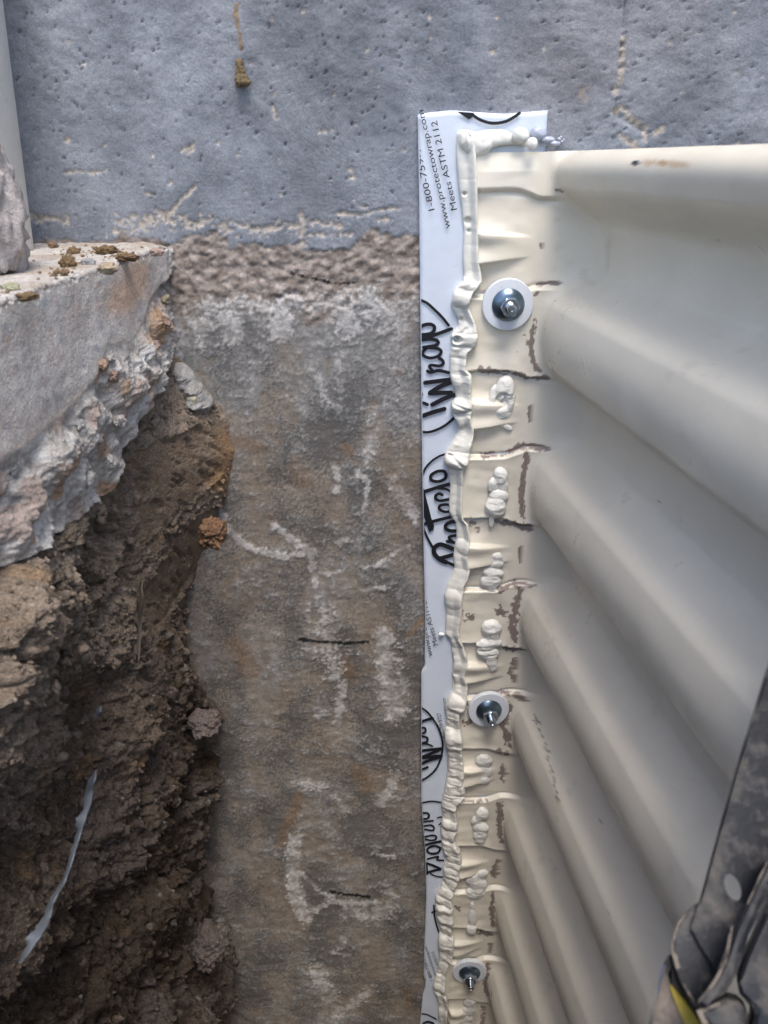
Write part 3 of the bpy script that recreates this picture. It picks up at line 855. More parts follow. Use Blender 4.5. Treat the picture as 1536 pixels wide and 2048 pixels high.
thing(ppt, 'off-white upright plastic pipe standing on the slab at the left edge', 'pipe')

# plastic sheet edge showing in the bank
def strip(name, ctr, widths, mat, X0, parent=None):
    ctr = np.array(ctr, float)
    n = 60
    t = np.linspace(0, len(ctr) - 1, n)
    cx = np.interp(t, np.arange(len(ctr)), ctr[:, 0])
    cy = np.interp(t, np.arange(len(ctr)), ctr[:, 1])
    wd = np.interp(t, np.arange(len(ctr)), widths)
    nx_ = np.array([cx[1:] - cx[:-1], cy[1:] - cy[:-1]])
    rows = []
    for s in np.linspace(-1, 1, 7):
        rag = 1 if s > 0 else np.clip(.75 + 1.6 * gnoise(np.stack([cy * .085, cx * .02, cy * 0], -1), 77), .1, 1.8)
        rows.append(on_x(cx + s * wd * rag, cy + s * wd * .25, X0 + .003 * s + .002 * np.sin(t * 2.2)))
    P_ = np.array(rows)
    P_[..., 0] += .0015 * fbm(P_ * 60, 2, 3)
    back = P_.copy()
    back[..., 0] -= .0012
    A = np.concatenate([P_, back[::-1]], 0)
    return grid(name, A, mat)
sh = empty('plastic_sheet', tuple(on_x(150, 1650, -.20)))
for ctr, wd in (([(203, 1412), (198, 1424), (192, 1432)], [2, 4, 5]),
                ([(193, 1540), (186, 1562), (180, 1585), (172, 1615), (163, 1645), (156, 1672), (148, 1702), (139, 1737), (128, 1765), (116, 1785), (103, 1808), (93, 1835), (78, 1865), (62, 1890), (42, 1926)], [1.5, 5, 6, 7, 8, 5, 4, 3, 3, 3, 5, 7, 9, 8, 1.5])):
    o = strip('sheet_edge', ctr, wd, MAT['sheet'], -.203)
    parent_keep(o, sh)
thing(sh, 'torn blue-grey plastic sheet edge showing in pieces out of the lower left soil', 'plastic sheet')
o = strip('plastic_sliver', [(284, 1165), (281, 1200), (279, 1250), (278, 1300), (277, 1325)], [2, 5, 6, 5, 2], material('grey_film', (.085, .072, .06), .95, spec=.02, grain=.25, gscale=300), -.192)
thing(o, 'thin grey plastic sliver upright in the seam between crumbly soil and smooth clay', 'plastic sliver')

# =================================================================== FLASHING TAPE
lft = np.array([(219, 838), (228, 835), (400, 838), (600, 840), (760, 842), (860, 843), (1000, 845), (1150, 848), (1230, 850), (1330, 849), (1342, 842), (1420, 842), (1590, 842), (1640, 845), (1700, 850), (1790, 852), (1870, 849), (1945, 847), (1960, 850), (1975, 849), (1990, 845), (2048, 839), (2120, 836)], float)
topx = np.array([835, 850, 900, 985, 1010, 1040, 1092.])
topy = np.array([230, 226, 221, 227, 228, 225, 221.])
nrow, ncol = 340, 26
TP = np.zeros((nrow, ncol, 3))
lw = on_y(lft[:, 1], lft[:, 0], -.002)
zrow = np.concatenate([[0], np.linspace(.004, 1.13, nrow - 1)])
for j in range(ncol):
    s = j / (ncol - 1)
    xt_ = 835 + (1092 - 835) * s
    top = on_y(xt_, np.interp(xt_, topx, topy), -.002)
    z = top[2] - zrow
    xl = np.interp(-z, -lw[:, 2], lw[:, 0])
    xr = np.full_like(z, .1333)
    TP[:, j, 0] = xl + (xr - xl) * s
    TP[:, j, 2] = z
TP[..., 1] = -.0046 - .0005 * fbm(np.stack([TP[..., 0], TP[..., 0] * 0, TP[..., 2] * .5], -1) * 30, 3, 6) - .0004 * np.exp(-((TP[..., 0] - TP[:, :1, 0]) / .006) ** 2)
bkp = TP[:, 0].copy(); bkp[:, 1] = -.0005; bkp[:, 0] += .0006
bkr = TP[:, -1].copy(); bkr[:, 1] = -.0005
TP2 = np.concatenate([bkp[:, None], TP, bkr[:, None]], 1)
tr = TP2[:1].copy(); tr[..., 1] = -.0005; tr[..., 2] -= .0003
TP2 = np.concatenate([tr, TP2], 0)
tape = empty('flashing_tape', (.083, 0, .034))
o = grid('tape_sheet', TP2, MAT['tape'], flip=True)
parent_keep(o, tape)
thing(tape, 'white self-adhesive flashing strip with black print, running down the wall behind the metal well', 'flashing tape')
TY = -.0062
def left_clip(bm):
    for f in [f for f in bm.faces if any(v.co.x < np.interp(-v.co.z, -lw[:, 2], lw[:, 0]) + .0006 for v in f.verts)]:
        pass
    for v in bm.verts:
        lim = np.interp(-v.co.z, -lw[:, 2], lw[:, 0]) + .0008
        if v.co.x < lim:
            v.co.x = lim
    for f in list(bm.faces):
        if f.calc_area() < 1e-10:
            bm.faces.remove(f)
# -- printed logo strokes: centre lines traced in photo pixels
def smooth_line(pts, n=10):
    pts = np.array(pts, float)
    if len(pts) < 3:
        k = np.linspace(0, 1, 6)[:, None]
        return pts[0] + (pts[-1] - pts[0]) * k
    P_ = np.vstack([2 * pts[0] - pts[1], pts, 2 * pts[-1] - pts[-2]])
    o = []
    for i in range(1, len(P_) - 2):
        for t in np.linspace(0, 1, n, endpoint=False):
            o.append(.5 * ((2 * P_[i]) + (-P_[i - 1] + P_[i + 1]) * t + (2 * P_[i - 1] - 5 * P_[i] + 4 * P_[i + 1] - P_[i + 2]) * t * t + (-P_[i - 1] + 3 * P_[i] - 3 * P_[i + 1] + P_[i + 2]) * t ** 3))
    o.append(pts[-1])
    return np.array(o)
def stroke(bm, pts, wd, ox, oy, sc, k):
    L = smooth_line(pts) / sc + np.array([ox, oy])
    wd = wd / sc
    T = np.gradient(L, axis=0)
    T /= np.linalg.norm(T, axis=1, keepdims=True) + 1e-9
    N = np.stack([-T[:, 1], T[:, 0]], -1)
    y_ = TY - .00002 * k
    a, b = on_y(*(L + N * wd / 2).T, y_), on_y(*(L - N * wd / 2).T, y_)
    va = [bm.verts.new(p) for p in a]
    vb = [bm.verts.new(p) for p in b]
    for i in range(len(L) - 1):
        bm.faces.new((va[i], va[i + 1], vb[i + 1], vb[i]))
    for c_, tv in ((L[0], -T[0]), (L[-1], T[-1])):          # round ends
        ang0 = math.atan2(tv[1], tv[0])
        ring = [c_ + wd / 2 * np.array([math.cos(ang0 + x), math.sin(ang0 + x)]) for x in np.linspace(-math.pi / 2, math.pi / 2, 7)]
        bm.faces.new([bm.verts.new(on_y(p[0], p[1], y_ - .00001)) for p in ring])
def filled(bm, pts, ox, oy, sc, k):
    L = np.array(pts, float) / sc + np.array([ox, oy])
    bm.faces.new([bm.verts.new(on_y(p[0], p[1], TY - .00002 * k)) for p in L])
logos = [
    (830, 560, 6.4, [   # upper word
        ([(70, 255), (160, 300), (260, 390), (350, 480), (430, 580)], 36),
        ([(60, 605), (130, 572), (205, 568), (248, 600), (238, 655), (180, 690), (60, 705)], 46),
        ([(60, 750), (190, 722), (320, 678), (465, 625)], 46),
        ([(60, 770), (180, 755), (270, 770), (298, 800), (265, 835), (190, 850), (110, 862)], 44),
        ([(115, 870), (220, 868), (310, 885), (335, 930), (285, 978), (190, 998), (115, 970), (95, 925), (140, 880)], 40),
        ([(310, 1000), (352, 1030), (360, 1072), (310, 1100), (210, 1090), (185, 1110), (215, 1150), (230, 1180)], 40),
        ([(160, 1168), (190, 1180), (230, 1175), (310, 1160), (430, 1185)], 42),
        ([(130, 1315), (250, 1300), (450, 1275)], 55), ([(455, 1310), (330, 1360), (195, 1440)], 58), ([(190, 1450), (330, 1445), (460, 1440)], 55), ([(500, 1470), (370, 1520), (220, 1595)], 56),
        ([(66, 1310), (70, 1345)], 26), ([(66, 1430), (82, 1470)], 46), ([(60, 1572), (110, 1575), (160, 1595)], 40), ([(60, 1752), (220, 1695), (375, 1650)], 56),
        ([(60, 1942), (170, 1948), (290, 1912), (400, 1850), (500, 1765)], 34)]),
    (830, 860, 6.4, [   # lower word
        ([(420, 300), (320, 332), (220, 395), (140, 480), (95, 570)], 28), ([(108, 1260), (155, 1370), (222, 1495)], 30),
        ([(400, 570), (370, 528), (290, 530), (215, 570), (200, 620), (240, 655), (320, 655), (385, 620), (400, 570)], 40),
        ([(115, 790), (300, 732), (470, 685)], 46), ([(300, 745), (390, 755), (450, 785)], 30),
        ([(350, 830), (310, 815), (265, 840), (270, 885), (330, 905), (440, 885)], 38),
        ([(440, 1045), (370, 1045), (312, 1010), (318, 970), (380, 955), (440, 960)], 36),
        ([(105, 1208), (230, 1170), (480, 1105)], 42),
        ([(540, 1180), (470, 1175), (400, 1210), (395, 1260), (450, 1290), (550, 1290)], 46),
        ([(550, 1345), (450, 1365), (440, 1390), (480, 1430)], 38), ([(410, 1425), (520, 1445)], 38),
        ([(540, 1545), (430, 1500), (330, 1465), (265, 1490), (240, 1540), (260, 1600), (330, 1665), (400, 1695)], 56), ([(330, 1640), (480, 1600)], 50), ([(400, 1690), (520, 1740)], 40)]),
    (830, 1380, 5.12, [ # second print, upper word cut by the edge
        ([(60, 178), (120, 220), (175, 285), (245, 400), (283, 540), (272, 670), (225, 790), (150, 875), (60, 932)], 20),
        ([(60, 325), (120, 305), (180, 290)], 28), ([(60, 382), (102, 392), (105, 428), (62, 452)], 22), ([(60, 472), (122, 488), (122, 528), (60, 545)], 22), ([(60, 552), (120, 552), (178, 575)], 18),
        ([(62, 622), (160, 612), (265, 600)], 30), ([(265, 605), (165, 650), (66, 690)], 30), ([(62, 695), (160, 685), (270, 672)], 30), ([(272, 680), (160, 715), (62, 755)], 30), ([(62, 818), (130, 790)], 24),
        ([(70, 1155), (170, 1140), (262, 1150)], 16), ([(158, 1880), (220, 1908), (310, 1918)], 14),
        ([(75, 1262), (125, 1260), (145, 1290), (120, 1318), (75, 1320)], 20), ([(70, 1352), (185, 1338)], 18), ([(90, 1392), (165, 1385), (195, 1410), (180, 1438), (100, 1428)], 18),
        ([(85, 1508), (160, 1490), (212, 1495), (215, 1525), (170, 1540), (90, 1525)], 18), ([(90, 1590), (180, 1568), (258, 1550)], 24),
        ([(262, 1620), (215, 1598), (150, 1610), (125, 1645), (165, 1675), (235, 1665), (262, 1620)], 22), ([(130, 1730), (205, 1712), (240, 1708), (225, 1738), (290, 1745)], 18),
        ([(105, 1770), (180, 1795), (260, 1830)], 24), ([(260, 1835), (190, 1850), (120, 1872)], 24), ([(115, 1790), (125, 1880)], 26), ([(230, 1310), (270, 1300), (285, 1330)], 14), ([(245, 1380), (275, 1350)], 12)]),
    (820, 1740, 6.65, [ # third print
        ([(318, 470), (325, 600), (350, 720), (390, 840)], 22), ([(290, 565), (335, 548)], 20), ([(140, 1912), (230, 1925), (350, 1985)], 20), ([(180, 2040), (240, 2020), (310, 2040)], 30), ([(200, 1450), (205, 1540), (180, 1600)], 10)]),
    (880, 210, 5.689, [ # head of the tape
        ([(372, 112), (450, 165), (560, 202), (660, 205), (760, 182), (850, 132), (905, 92)], 36)])]
k = 0
for ox, oy, sc, strokes in logos:
    if (ox, oy) == (820, 1740):                     # separate pieces of the third print
        for pts, wd in strokes:
            bm = bmesh.new()
            stroke(bm, pts, wd, ox, oy, sc, 0)
            left_clip(bm)
            if len(bm.faces):
                parent_keep(bm_obj('printed_stroke', bm, MAT['ink'], None, False), tape)
        continue
    bm = bmesh.new()
    for pts, wd in strokes:
        stroke(bm, pts, wd, ox, oy, sc, k % 40)
        k += 1
    if ox == 880:
        filled(bm, [(190, 75), (330, 165), (395, 120), (385, 88), (300, 82)], ox, oy, sc, 3)
    if (ox, oy) == (830, 860):
        filled(bm, [(84, 735), (130, 820), (175, 990), (215, 1150), (245, 1225), (238, 1280), (180, 1305), (150, 1200), (105, 1110), (92, 1000)], ox, oy, sc, 41)
    left_clip(bm)
    o = bm_obj('printed_logo', bm, MAT['ink'], None, False)
    parent_keep(o, tape)
# -- printed lines of text
def text_line(body, p0, p1, cap_px, bold=.012):
    """baseline from p0 to p1 in photo pixels; the letters rise to the left of the reading direction"""
    cu = bpy.data.curves.new('line', 'FONT')
    cu.body = body
    cu.size = 1
    cu.offset = 0.0
    cu.resolution_u = 3
    tmp = bpy.data.objects.new('line', cu)
    COL.objects.link(tmp)
    dg = bpy.context.evaluated_depsgraph_get()
    me = bpy.data.meshes.new_from_object(tmp.evaluated_get(dg))
    bpy.data.objects.remove(tmp)
    V = np.zeros(len(me.vertices) * 3, np.float32)
    me.vertices.foreach_get('co', V)
    V = V.reshape(-1, 3)
    p0, p1 = np.array(p0, float), np.array(p1, float)
    d = p1 - p0
    L = V[:, 0].max() - V[:, 0].min()
    x = (V[:, 0] - V[:, 0].min()) / L
    nrm_ = np.array([d[1], -d[0]]) / np.linalg.norm(d)
    cap = .69
    q_ = p0 + d * x[:, None] + nrm_ * (V[:, 1] / cap * cap_px)[:, None]
    W = on_y(q_[:, 0], q_[:, 1], TY - .0010)
    bm = bmesh.new()
    bm.from_mesh(me)
    for v, c_ in zip(bm.verts, W):
        v.co = c_
    bpy.data.meshes.remove(me)
    # cut at the tape's edge
    co, no = Vector((float(np.interp(-W[:, 2].mean(), -lw[:, 2], lw[:, 0])) + .0008, 0, 0)), Vector((1, 0, 0))
    bmesh.ops.bisect_plane(bm, geom=bm.verts[:] + bm.edges[:] + bm.faces[:], plane_co=co, plane_no=no, clear_inner=True)
    o = bm_obj('printed_line', bm, MAT['ink'], None, False)
    parent_keep(o, tape)
c3 = lambda x, y: (820 + x / 3.657, 200 + y / 3.657)
b2 = lambda x, y: (820 + x / 4.653, 1160 + y / 4.653)
ff = lambda x, y: (820 + x / 6.65, 1740 + y / 6.65)
ee = lambda x, y: (830 + x / 5.12, 1380 + y / 5.12)
text_line('Meets ASTM 2112', c3(345, 800), c3(196, 150), 12.5)
text_line('www.protectowrap.com', c3(297, 935), c3(97, 70), 12.5)
text_line('1-800-759-9727', c3(180, 803), c3(40, 195), 12.5)
text_line('Meets ASTM 2112', b2(262, 603), b2(125, 90), 10)
text_line('www.protectowrap.com', b2(212, 705), b2(60, 0), 10)
text_line('1-800-759-9727', ee(322, 520), ee(262, 232), 8)
text_line('www.protectowrap.com', ee(380, 480), ee(312, 82), 8)
text_line('1-800-759-9727', ff(310, 1465), ff(172, 1090), 6.0)
text_line('www.protectowrap.com', ff(352, 1400), ff(222, 1015), 5.6)
text_line('Meets ASTM 2112', ff(425, 1370), ff(318, 1080), 5.6)

# =================================================================== WINDOW WELL
ZT = .0045
tabs = np.array([(.0045, -.0225), (-.1085, -.1715), (-.2545, -.3155), (-.396, -.4575), (-.5285, -.5955), (-.6725, -.740), (-.818, -.878), (-.9435, -1.0125), (-1.085, -1.15), (-1.225, -1.29)])
zk = tabs.mean(1)
zk[0] = .004
ZCURL = -.014
hk = (tabs[:, 0] - tabs[:, 1]) / 2
zrows = np.concatenate([np.linspace(ZT, ZT - .012, 16)[:-1], np.arange(ZT - .012, -1.06, -.00105), np.arange(-1.06, -1.29, -.01)])
phase = np.interp(-zrows, -zk, np.arange(len(zk)))
ph = phase - np.round(phase)
rr_ = np.cos(2 * np.pi * ph)
rprof = sstep(.385, .165, np.abs(ph))
rprof = .55 * rprof + .45 * (.5 + .5 * rr_)          # flat-topped rings with two bends
kk_ = np.round(phase).astype(int)
AMP, KS = .044, .118
Xc = np.interp(-zrows, [0, .114, .29, .43, .57, .71, .85, .98, 1.3], [.1388, .1378, .1378, .1362, .1352, .1330, .1302, .1245, .121])
nfl, nfi, nst, narc = 80, 18, 105, 40
nz = len(zrows)
# flange
sF = np.linspace(0, 1, nfl)
XL = .0706 + .0012 * gnoise(np.stack([zrows * 60, zrows * 0, zrows * 0], -1), 2)
xs_f = XL[:, None] + (Xc - .004 - XL)[:, None] * sF[None]
dzk = zrows - zk[np.clip(kk_, 0, len(zk) - 1)]
hh = hk[np.clip(kk_, 0, len(zk) - 1)]
hh = np.where(kk_ == 0, .0265, hh)
bend = .0070 * sstep(.55, 1.0, sF) ** 1.5
jig = .0008 * gnoise(np.stack([sF[None] * 7 + 0 * zrows[:, None], kk_[:, None] * 5.3 + 0 * sF[None], 0 * sF[None] + 0 * zrows[:, None]], -1), 4)
dist = hh[:, None] + bend[None] + jig - np.abs(dzk)[:, None]
tabm = sstep(-.0020, .0010, dist)
drop0 = np.where(kk_ == 0, 1, 1.)
yf0 = -.0062
tab_h = .0040
# little folds in every valley
vph = phase - np.floor(phase) - .5
kv = np.floor(phase).astype(int)
hv = .5 + .5 * np.sin(kv * 2.4 + .6)
fold = np.zeros((nz, nfl))
fw = sstep(.95, .25, sF) * sstep(.06, .20, sF)
for off, wd, am in ((-.07, .055, .0030), (.075, .045, .0022)):
    d_ = (vph - off - .02 * np.sin(kv * 3.1))[:, None] + .05 * (sF[None] - .3) * np.sign(off)
    fold += am * np.exp(-(d_ / wd) ** 2) * fw[None] * 1.2
flt = sstep(.112, .092, np.abs(vph[:, None] + .015 * np.sin(kv * 3.1)[:, None]) + .05 * sF[None]) * fw[None] * .0060
lift_edge = np.where(kk_ == 0, 0, 1)[:, None] * .0006 * np.exp(-(dist / .003) ** 2) * (dist > 0)
gap = .0016 * np.exp(-((dist + .0030) / .0016) ** 2)
YF = yf0 - tab_h * tabm - fold * (1 - tabm) - flt * (1 - tabm) - lift_edge + gap * (1 - tabm)
YF += .0022 * (np.cos(np.clip(dzk / hk[np.clip(kk_, 0, len(zk) - 1)], -1, 1) * math.pi / 2))[:, None] * tabm * (sstep(.0, .3, sF) * sstep(1.0, .72, sF))[None]
YF -= .0015 * (sstep(1.0, .75, sF) * sstep(.02, .2, sF))[None] * fbm(np.stack([xs_f * 30, zrows[:, None] * 55 + 0 * xs_f, 0 * xs_f], -1), 2, 31)
VF = np.stack([xs_f, YF, np.repeat(zrows[:, None], nfl, 1)], -1)
# fillet + side + round front + far side, one sheet
aF = .005 + AMP * (1 - rprof)
bF = .008 + .032 * (1 - rprof)
curl = np.where(zrows > ZCURL, .0185 - np.sqrt(np.clip(.0185 ** 2 - (np.clip(zrows - ZCURL, 0, .01849)) ** 2, 0, 1)), 0)
VB = []
ysm = yf0 - tab_h * rprof
for j in range(nfi):
    t = j / (nfi - 1) * math.pi / 2
    b_ = sstep(0, .8, np.full(nz, j / (nfi - 1)))
    y_ = YF[:, -1] * (1 - b_) + ysm * b_
    VB.append(np.stack([Xc - .004 + aF * math.sin(t) + curl * b_, y_ - bF * (1 - math.cos(t)), zrows], -1))
end = VB[-1].copy()
yE = -.52
for j in range(1, nst + 1):
    s = (j / nst) ** 1.4
    y_ = end[:, 1] * (1 - s) + yE * s
    x_ = end[:, 0] + KS * (end[:, 1] - y_)
    VB.append(np.stack([x_, y_, zrows], -1))
# round front (superellipse) and back to the wall on the right, offset along the outward normal
x0, y0_ = .137 + .002 + KS * .52, yE
cx_, cy_ = .74, -.62
ang = np.linspace(math.pi - .0, 0, narc)
base_x0 = VB[-1][:, 0]
rx = cx_ - x0
for j in range(1, narc):
    a_ = math.pi * (1 - j / (narc - 1))
    ex, ey = math.cos(a_), math.sin(a_)
    px_ = cx_ + rx * np.sign(ex) * abs(ex) ** .8
    py_ = yE - .42 * abs(ey) ** .8
    off = base_x0 - x0
    VB.append(np.stack([px_ - off * ex + 0 * zrows, py_ + off * ey * 1.0, zrows], -1))
last = VB[-1]
for s in np.linspace(.1, 1, 8):
    VB.append(np.stack([last[:, 0] + .05 * s, last[:, 1] * (1 - s) - .006 * s, zrows], -1))
VB = np.stack(VB, 1)
# slight dents
VB[..., 0] += .0010 * fbm(VB * np.array([6, 6, 14]), 3, 8) * sstep(.0, .1, -VB[..., 1])
# ---- colour: baked beige coat, scuffs to the brown primer
BE = (.71, .662, .56)
def scuff_tint(V, seed):
    px, py = traced(V)
    nz1 = fbm(V * 260, 3, seed)
    nz2 = fbm(V * 110, 3, seed + 1)
    s_ = np.zeros(px.shape)
    for pts, wd, st in SCUFF:
        d = seg_dist(px, py, pts, 40)
        s_ = np.maximum(s_, sstep(0, .16, st * (1.15 - d / (wd * .8)) + .85 * nz1 + .9 * nz2 - .2))
    c_ = mix(np.array(BE) * .96, np.array(BE) * 1.04, np.clip(.5 + fbm(V * 14, 3, seed + 2), 0, 1))
    c_ = mix(c_, (.42, .36, .28), sstep(.08, .5, fbm(V * 11, 5, seed + 6)) * .10 + .25 * sstep(.25, .5, fbm(V * np.array([160, 60, 40]), 3, seed + 7)) * sstep(0, .3, fbm(V * 8, 2, seed + 9)))
    # hair scratches and grit on the lower ridges
    sp = sstep(.50, .56, gnoise(V * np.array([900, 300, 900]), seed + 4)) * sstep(.1, .4, fbm(V * 12, 3, seed + 5) + .02)
    c_ = mix(c_, (.10, .09, .09), np.clip(sp, 0, 1) * .75)
    for pts, wd in (([(1070, 1430), (1085, 1470), (1100, 1530), (1115, 1600)], 7),):
        d = seg_dist(px, py, pts, 40)
        c_ = mix(c_, (.07, .065, .065), sstep(0, .3, .55 * (1.1 - d / wd) + 1.2 * gnoise(V * np.array([700, 250, 700]), seed + 8) - .42) * .7)
    d = seg_dist(px, py, [(1268, 327), (1274, 325)])
    c_ = mix(c_, (.03, .035, .05), sstep(6, 4, d))
    d = seg_dist(px, py, [(1290, 325), (1330, 326), (1370, 330)])
    c_ = mix(c_, (.36, .20, .06), sstep(0, 1.1, 1.05 - d / 11 + .5 * nz2) * .55)
    d = seg_dist(px, py, [(1325, 326)])
    c_ = mix(c_, (.30, .15, .03), sstep(9, 3, d + 5 * nz2) * .5)
    return mix(c_, mix((.165, .12, .108), (.225, .17, .155), np.clip(.5 + 1.3 * nz1, 0, 1)), s_ * .92)
SCUFF = [([(1082, 490), (1085, 515)], 4, .7), ([(1072, 568), (1095, 565), (1120, 567)], 6, .9), ([(1064, 595), (1075, 585)], 5, .7), ([(1068, 640), (1062, 690), (1066, 725), (1078, 742)], 8, .85), ([(1050, 670), (1058, 690)], 6, .5),
         ([(960, 738), (1015, 745), (1050, 753), (1095, 757)], 7, .75), ([(1060, 815), (1060, 842)], 6, 1.1), ([(965, 912), (1005, 907), (1045, 892), (1095, 898)], 8, .9), ([(1054, 905), (1046, 960), (1042, 1000), (1045, 1032)], 8, 1.05),
         ([(985, 1040), (1030, 1050), (1062, 1055)], 9, .75), ([(940, 1045), (960, 1060)], 8, .35), ([(1042, 1095), (1040, 1122)], 6, .9), ([(1000, 1180), (1030, 1165), (1070, 1170)], 7, .75), ([(1040, 1180), (1030, 1215), (1026, 1250), (1030, 1280)], 11, .85), ([(1000, 1222), (1020, 1230)], 12, .6),
         ([(925, 1228), (945, 1236)], 10, .55), ([(1012, 1296), (1042, 1297)], 8, .8), ([(1026, 1325), (1024, 1345), (1028, 1362)], 9, .9), ([(1003, 1384), (1030, 1390), (1055, 1400)], 8, .75), ([(1018, 1412), (1008, 1450), (1018, 1488)], 10, .75), ([(925, 1445), (945, 1440)], 8, .45), ([(925, 1402), (935, 1407)], 5, .6),
         ([(1004, 1535), (1008, 1560)], 9, .7), ([(995, 1500), (1015, 1508)], 5, .6), ([(1000, 1610), (998, 1650), (1004, 1682)], 9, .85), ([(930, 1602), (975, 1600)], 5, .7), ([(993, 1725), (990, 1750)], 8, .8), ([(985, 1790), (985, 1850)], 7, .8), ([(955, 1862), (978, 1868)], 7, .8), ([(980, 1888), (980, 1903)], 5, .8),
         ([(975, 1930), (970, 1965), (975, 1990)], 7, .8), ([(965, 2015), (968, 2048)], 8, .7), ([(910, 1812), (918, 1820)], 5, .7), ([(985, 1425), (975, 1400)], 6, .3), ([(1105, 345), (1103, 355)], 4, .5), ([(1112, 380), (1125, 383)], 4, .6)]
well = empty('window_well', (.5, -.3, -1.29))
o = grid('flange', VF, MAT['metal'], attrs={'tint': scuff_tint(VF, 201)}, flip=True)
parent_keep(o, well)
o = grid('corrugated_shell', VB, MAT['metal'], attrs={'tint': scuff_tint(VB, 205)}, flip=True)
parent_keep(o, well)
# rolled lip along the top of the shell
lip = VB[0].copy()
nn_ = len(lip)
T_ = np.gradient(lip[:, :2], axis=0)
T_ /= np.linalg.norm(T_, axis=1, keepdims=True) + 1e-9
N_ = np.stack([-T_[:, 1], T_[:, 0]], -1)          # towards the inside
rows = []
for dx, dz in ((0, 0), (.002, .0004), (.004, 0), (.0055, -.0015), (.006, -.006), (.0055, -.012)):
    r_ = lip.copy()
    r_[:, :2] += N_ * dx
    r_[:, 2] += dz
    rows.append(r_)
lipV = np.stack(rows, 0)
o = grid('rolled_lip', lipV, MAT['metal'], attrs={'tint': np.broadcast_to(np.array(BE), lipV.shape).copy()})
parent_keep(o, well)
thing(well, 'beige corrugated steel window well bolted to the wall, its rings running out right', 'window well')

# =================================================================== SEALANT
def bead(name, rows, mat, y_base, seed, thick=.55, n_per_px=.8, parent=None, folds=1.0, ends=True, m=26, extra=None, grooves=None, fold_y=None, y_right=None, lumps=()):
    rows = np.array(rows, float)
    n = max(12, int((rows[-1, 0] - rows[0, 0]) * n_per_px))
    yq = np.linspace(rows[0, 0], rows[-1, 0], n)
    def cub(v):
        o_ = np.interp(yq, rows[:, 0], v)
        k_ = np.array([.1, .2, .4, .2, .1])
        return np.convolve(np.pad(o_, 2, mode='edge'), k_, 'valid')
    xl, xr = cub(rows[:, 1]), cub(rows[:, 2])
    s = np.sin(np.linspace(-1, 1, m) * math.pi / 2)
    PXg = ((xl + xr) / 2)[:, None] + ((xr - xl) / 2)[:, None] * s[None]
    PYg = np.repeat(yq[:, None], m, 1) + 0 * s[None]
    PYg += (1 - s[None] ** 2) * 0
    G = on_y(PXg, PYg, y_base)
    wid = np.linalg.norm(G[:, -1] - G[:, 0], axis=1)
    wsm = np.convolve(np.pad(wid, 6, mode='edge'), np.ones(13) / 13, 'valid')
    along = G[:, m // 2, 2]
    # pulses of the gun: rounded lumps with creases between
    ph_ = np.cumsum(np.abs(np.gradient(along)) * (70 + 34 * gnoise(np.stack([along * 30, along * 0, along * 0], -1), seed)))
    pulse = np.abs(np.sin(ph_ * math.pi / 1.25 + 2 * gnoise(np.stack([along * 40, along * 0 + 2, along * 0], -1), seed + 1))) ** .6
    fl = folds if fold_y is None else np.interp(yq, *fold_y)
    tk = wsm * thick * (.85 + fl * .34 * (pulse - .5))
    if extra is not None:
        tk *= np.interp(yq, *extra)
    pr_ = np.sqrt(np.clip(1 - s ** 2, 0, 1))[None] ** .5
    q_ = np.stack([G[..., 0], G[..., 0] * 0, G[..., 2]], -1)
    fl2 = np.asarray(fl)[..., None] if fold_y is not None else fl
    nn = 1 + .22 * fl2 * fbm(q_ * 110, 3, seed + 2) + .22 * fl2 * fbm(q_ * np.array([60, 1, 190]), 2, seed + 3)
    skew = .25 * folds * gnoise(np.stack([along * 50, along * 0 + 5, along * 0], -1), seed + 4)
    pr_ = pr_ * (1 + skew[:, None] * s[None])
    endw = 1.0
    if ends:
        L_ = np.concatenate([[0], np.cumsum(np.linalg.norm(np.diff(G[:, m // 2], axis=0), axis=1))])
        e_ = np.minimum(L_, L_[-1] - L_) / (wsm * .35 + 1e-6)
        endw = np.sqrt(np.clip(1 - (1 - np.clip(e_, 0, 1)) ** 2, 0, 1))[:, None]
    D = tk[:, None] * pr_ * nn * endw
    if grooves:
        gx, gy = traced(G)
        for pts, wd, dp in grooves:
            d = seg_dist(gx, gy, pts, 60)
            D -= dp * np.exp(-(d / wd) ** 2)
    # creases fold over slightly downwards
    yb_ = y_base if y_right is None else y_base + (y_right - y_base) * sstep(-.1, 1, s)[None]
    lx, ly = traced(G)
    for cx, cy, rx_, ry_, hgt in lumps:
        r2 = ((lx - cx) / rx_) ** 2 + ((ly - cy) / ry_) ** 2
        L2 = hgt * rx_ * .00034 * np.sqrt(np.clip(1 - r2, 0, 1))
        D = np.where(L2 > 0, np.maximum(D, .55 * D * (pr_ > 0) + L2 * np.clip(pr_ * 1.6, 0, 1)), D)
    G[..., 2] -= D * .22 * ((1 - pulse) * fl)[:, None]
    G[..., 1] = yb_ + .0008 - D
    o = grid(name, G, mat, flip=True)
    if parent:
        parent_keep(o, parent)
    return o
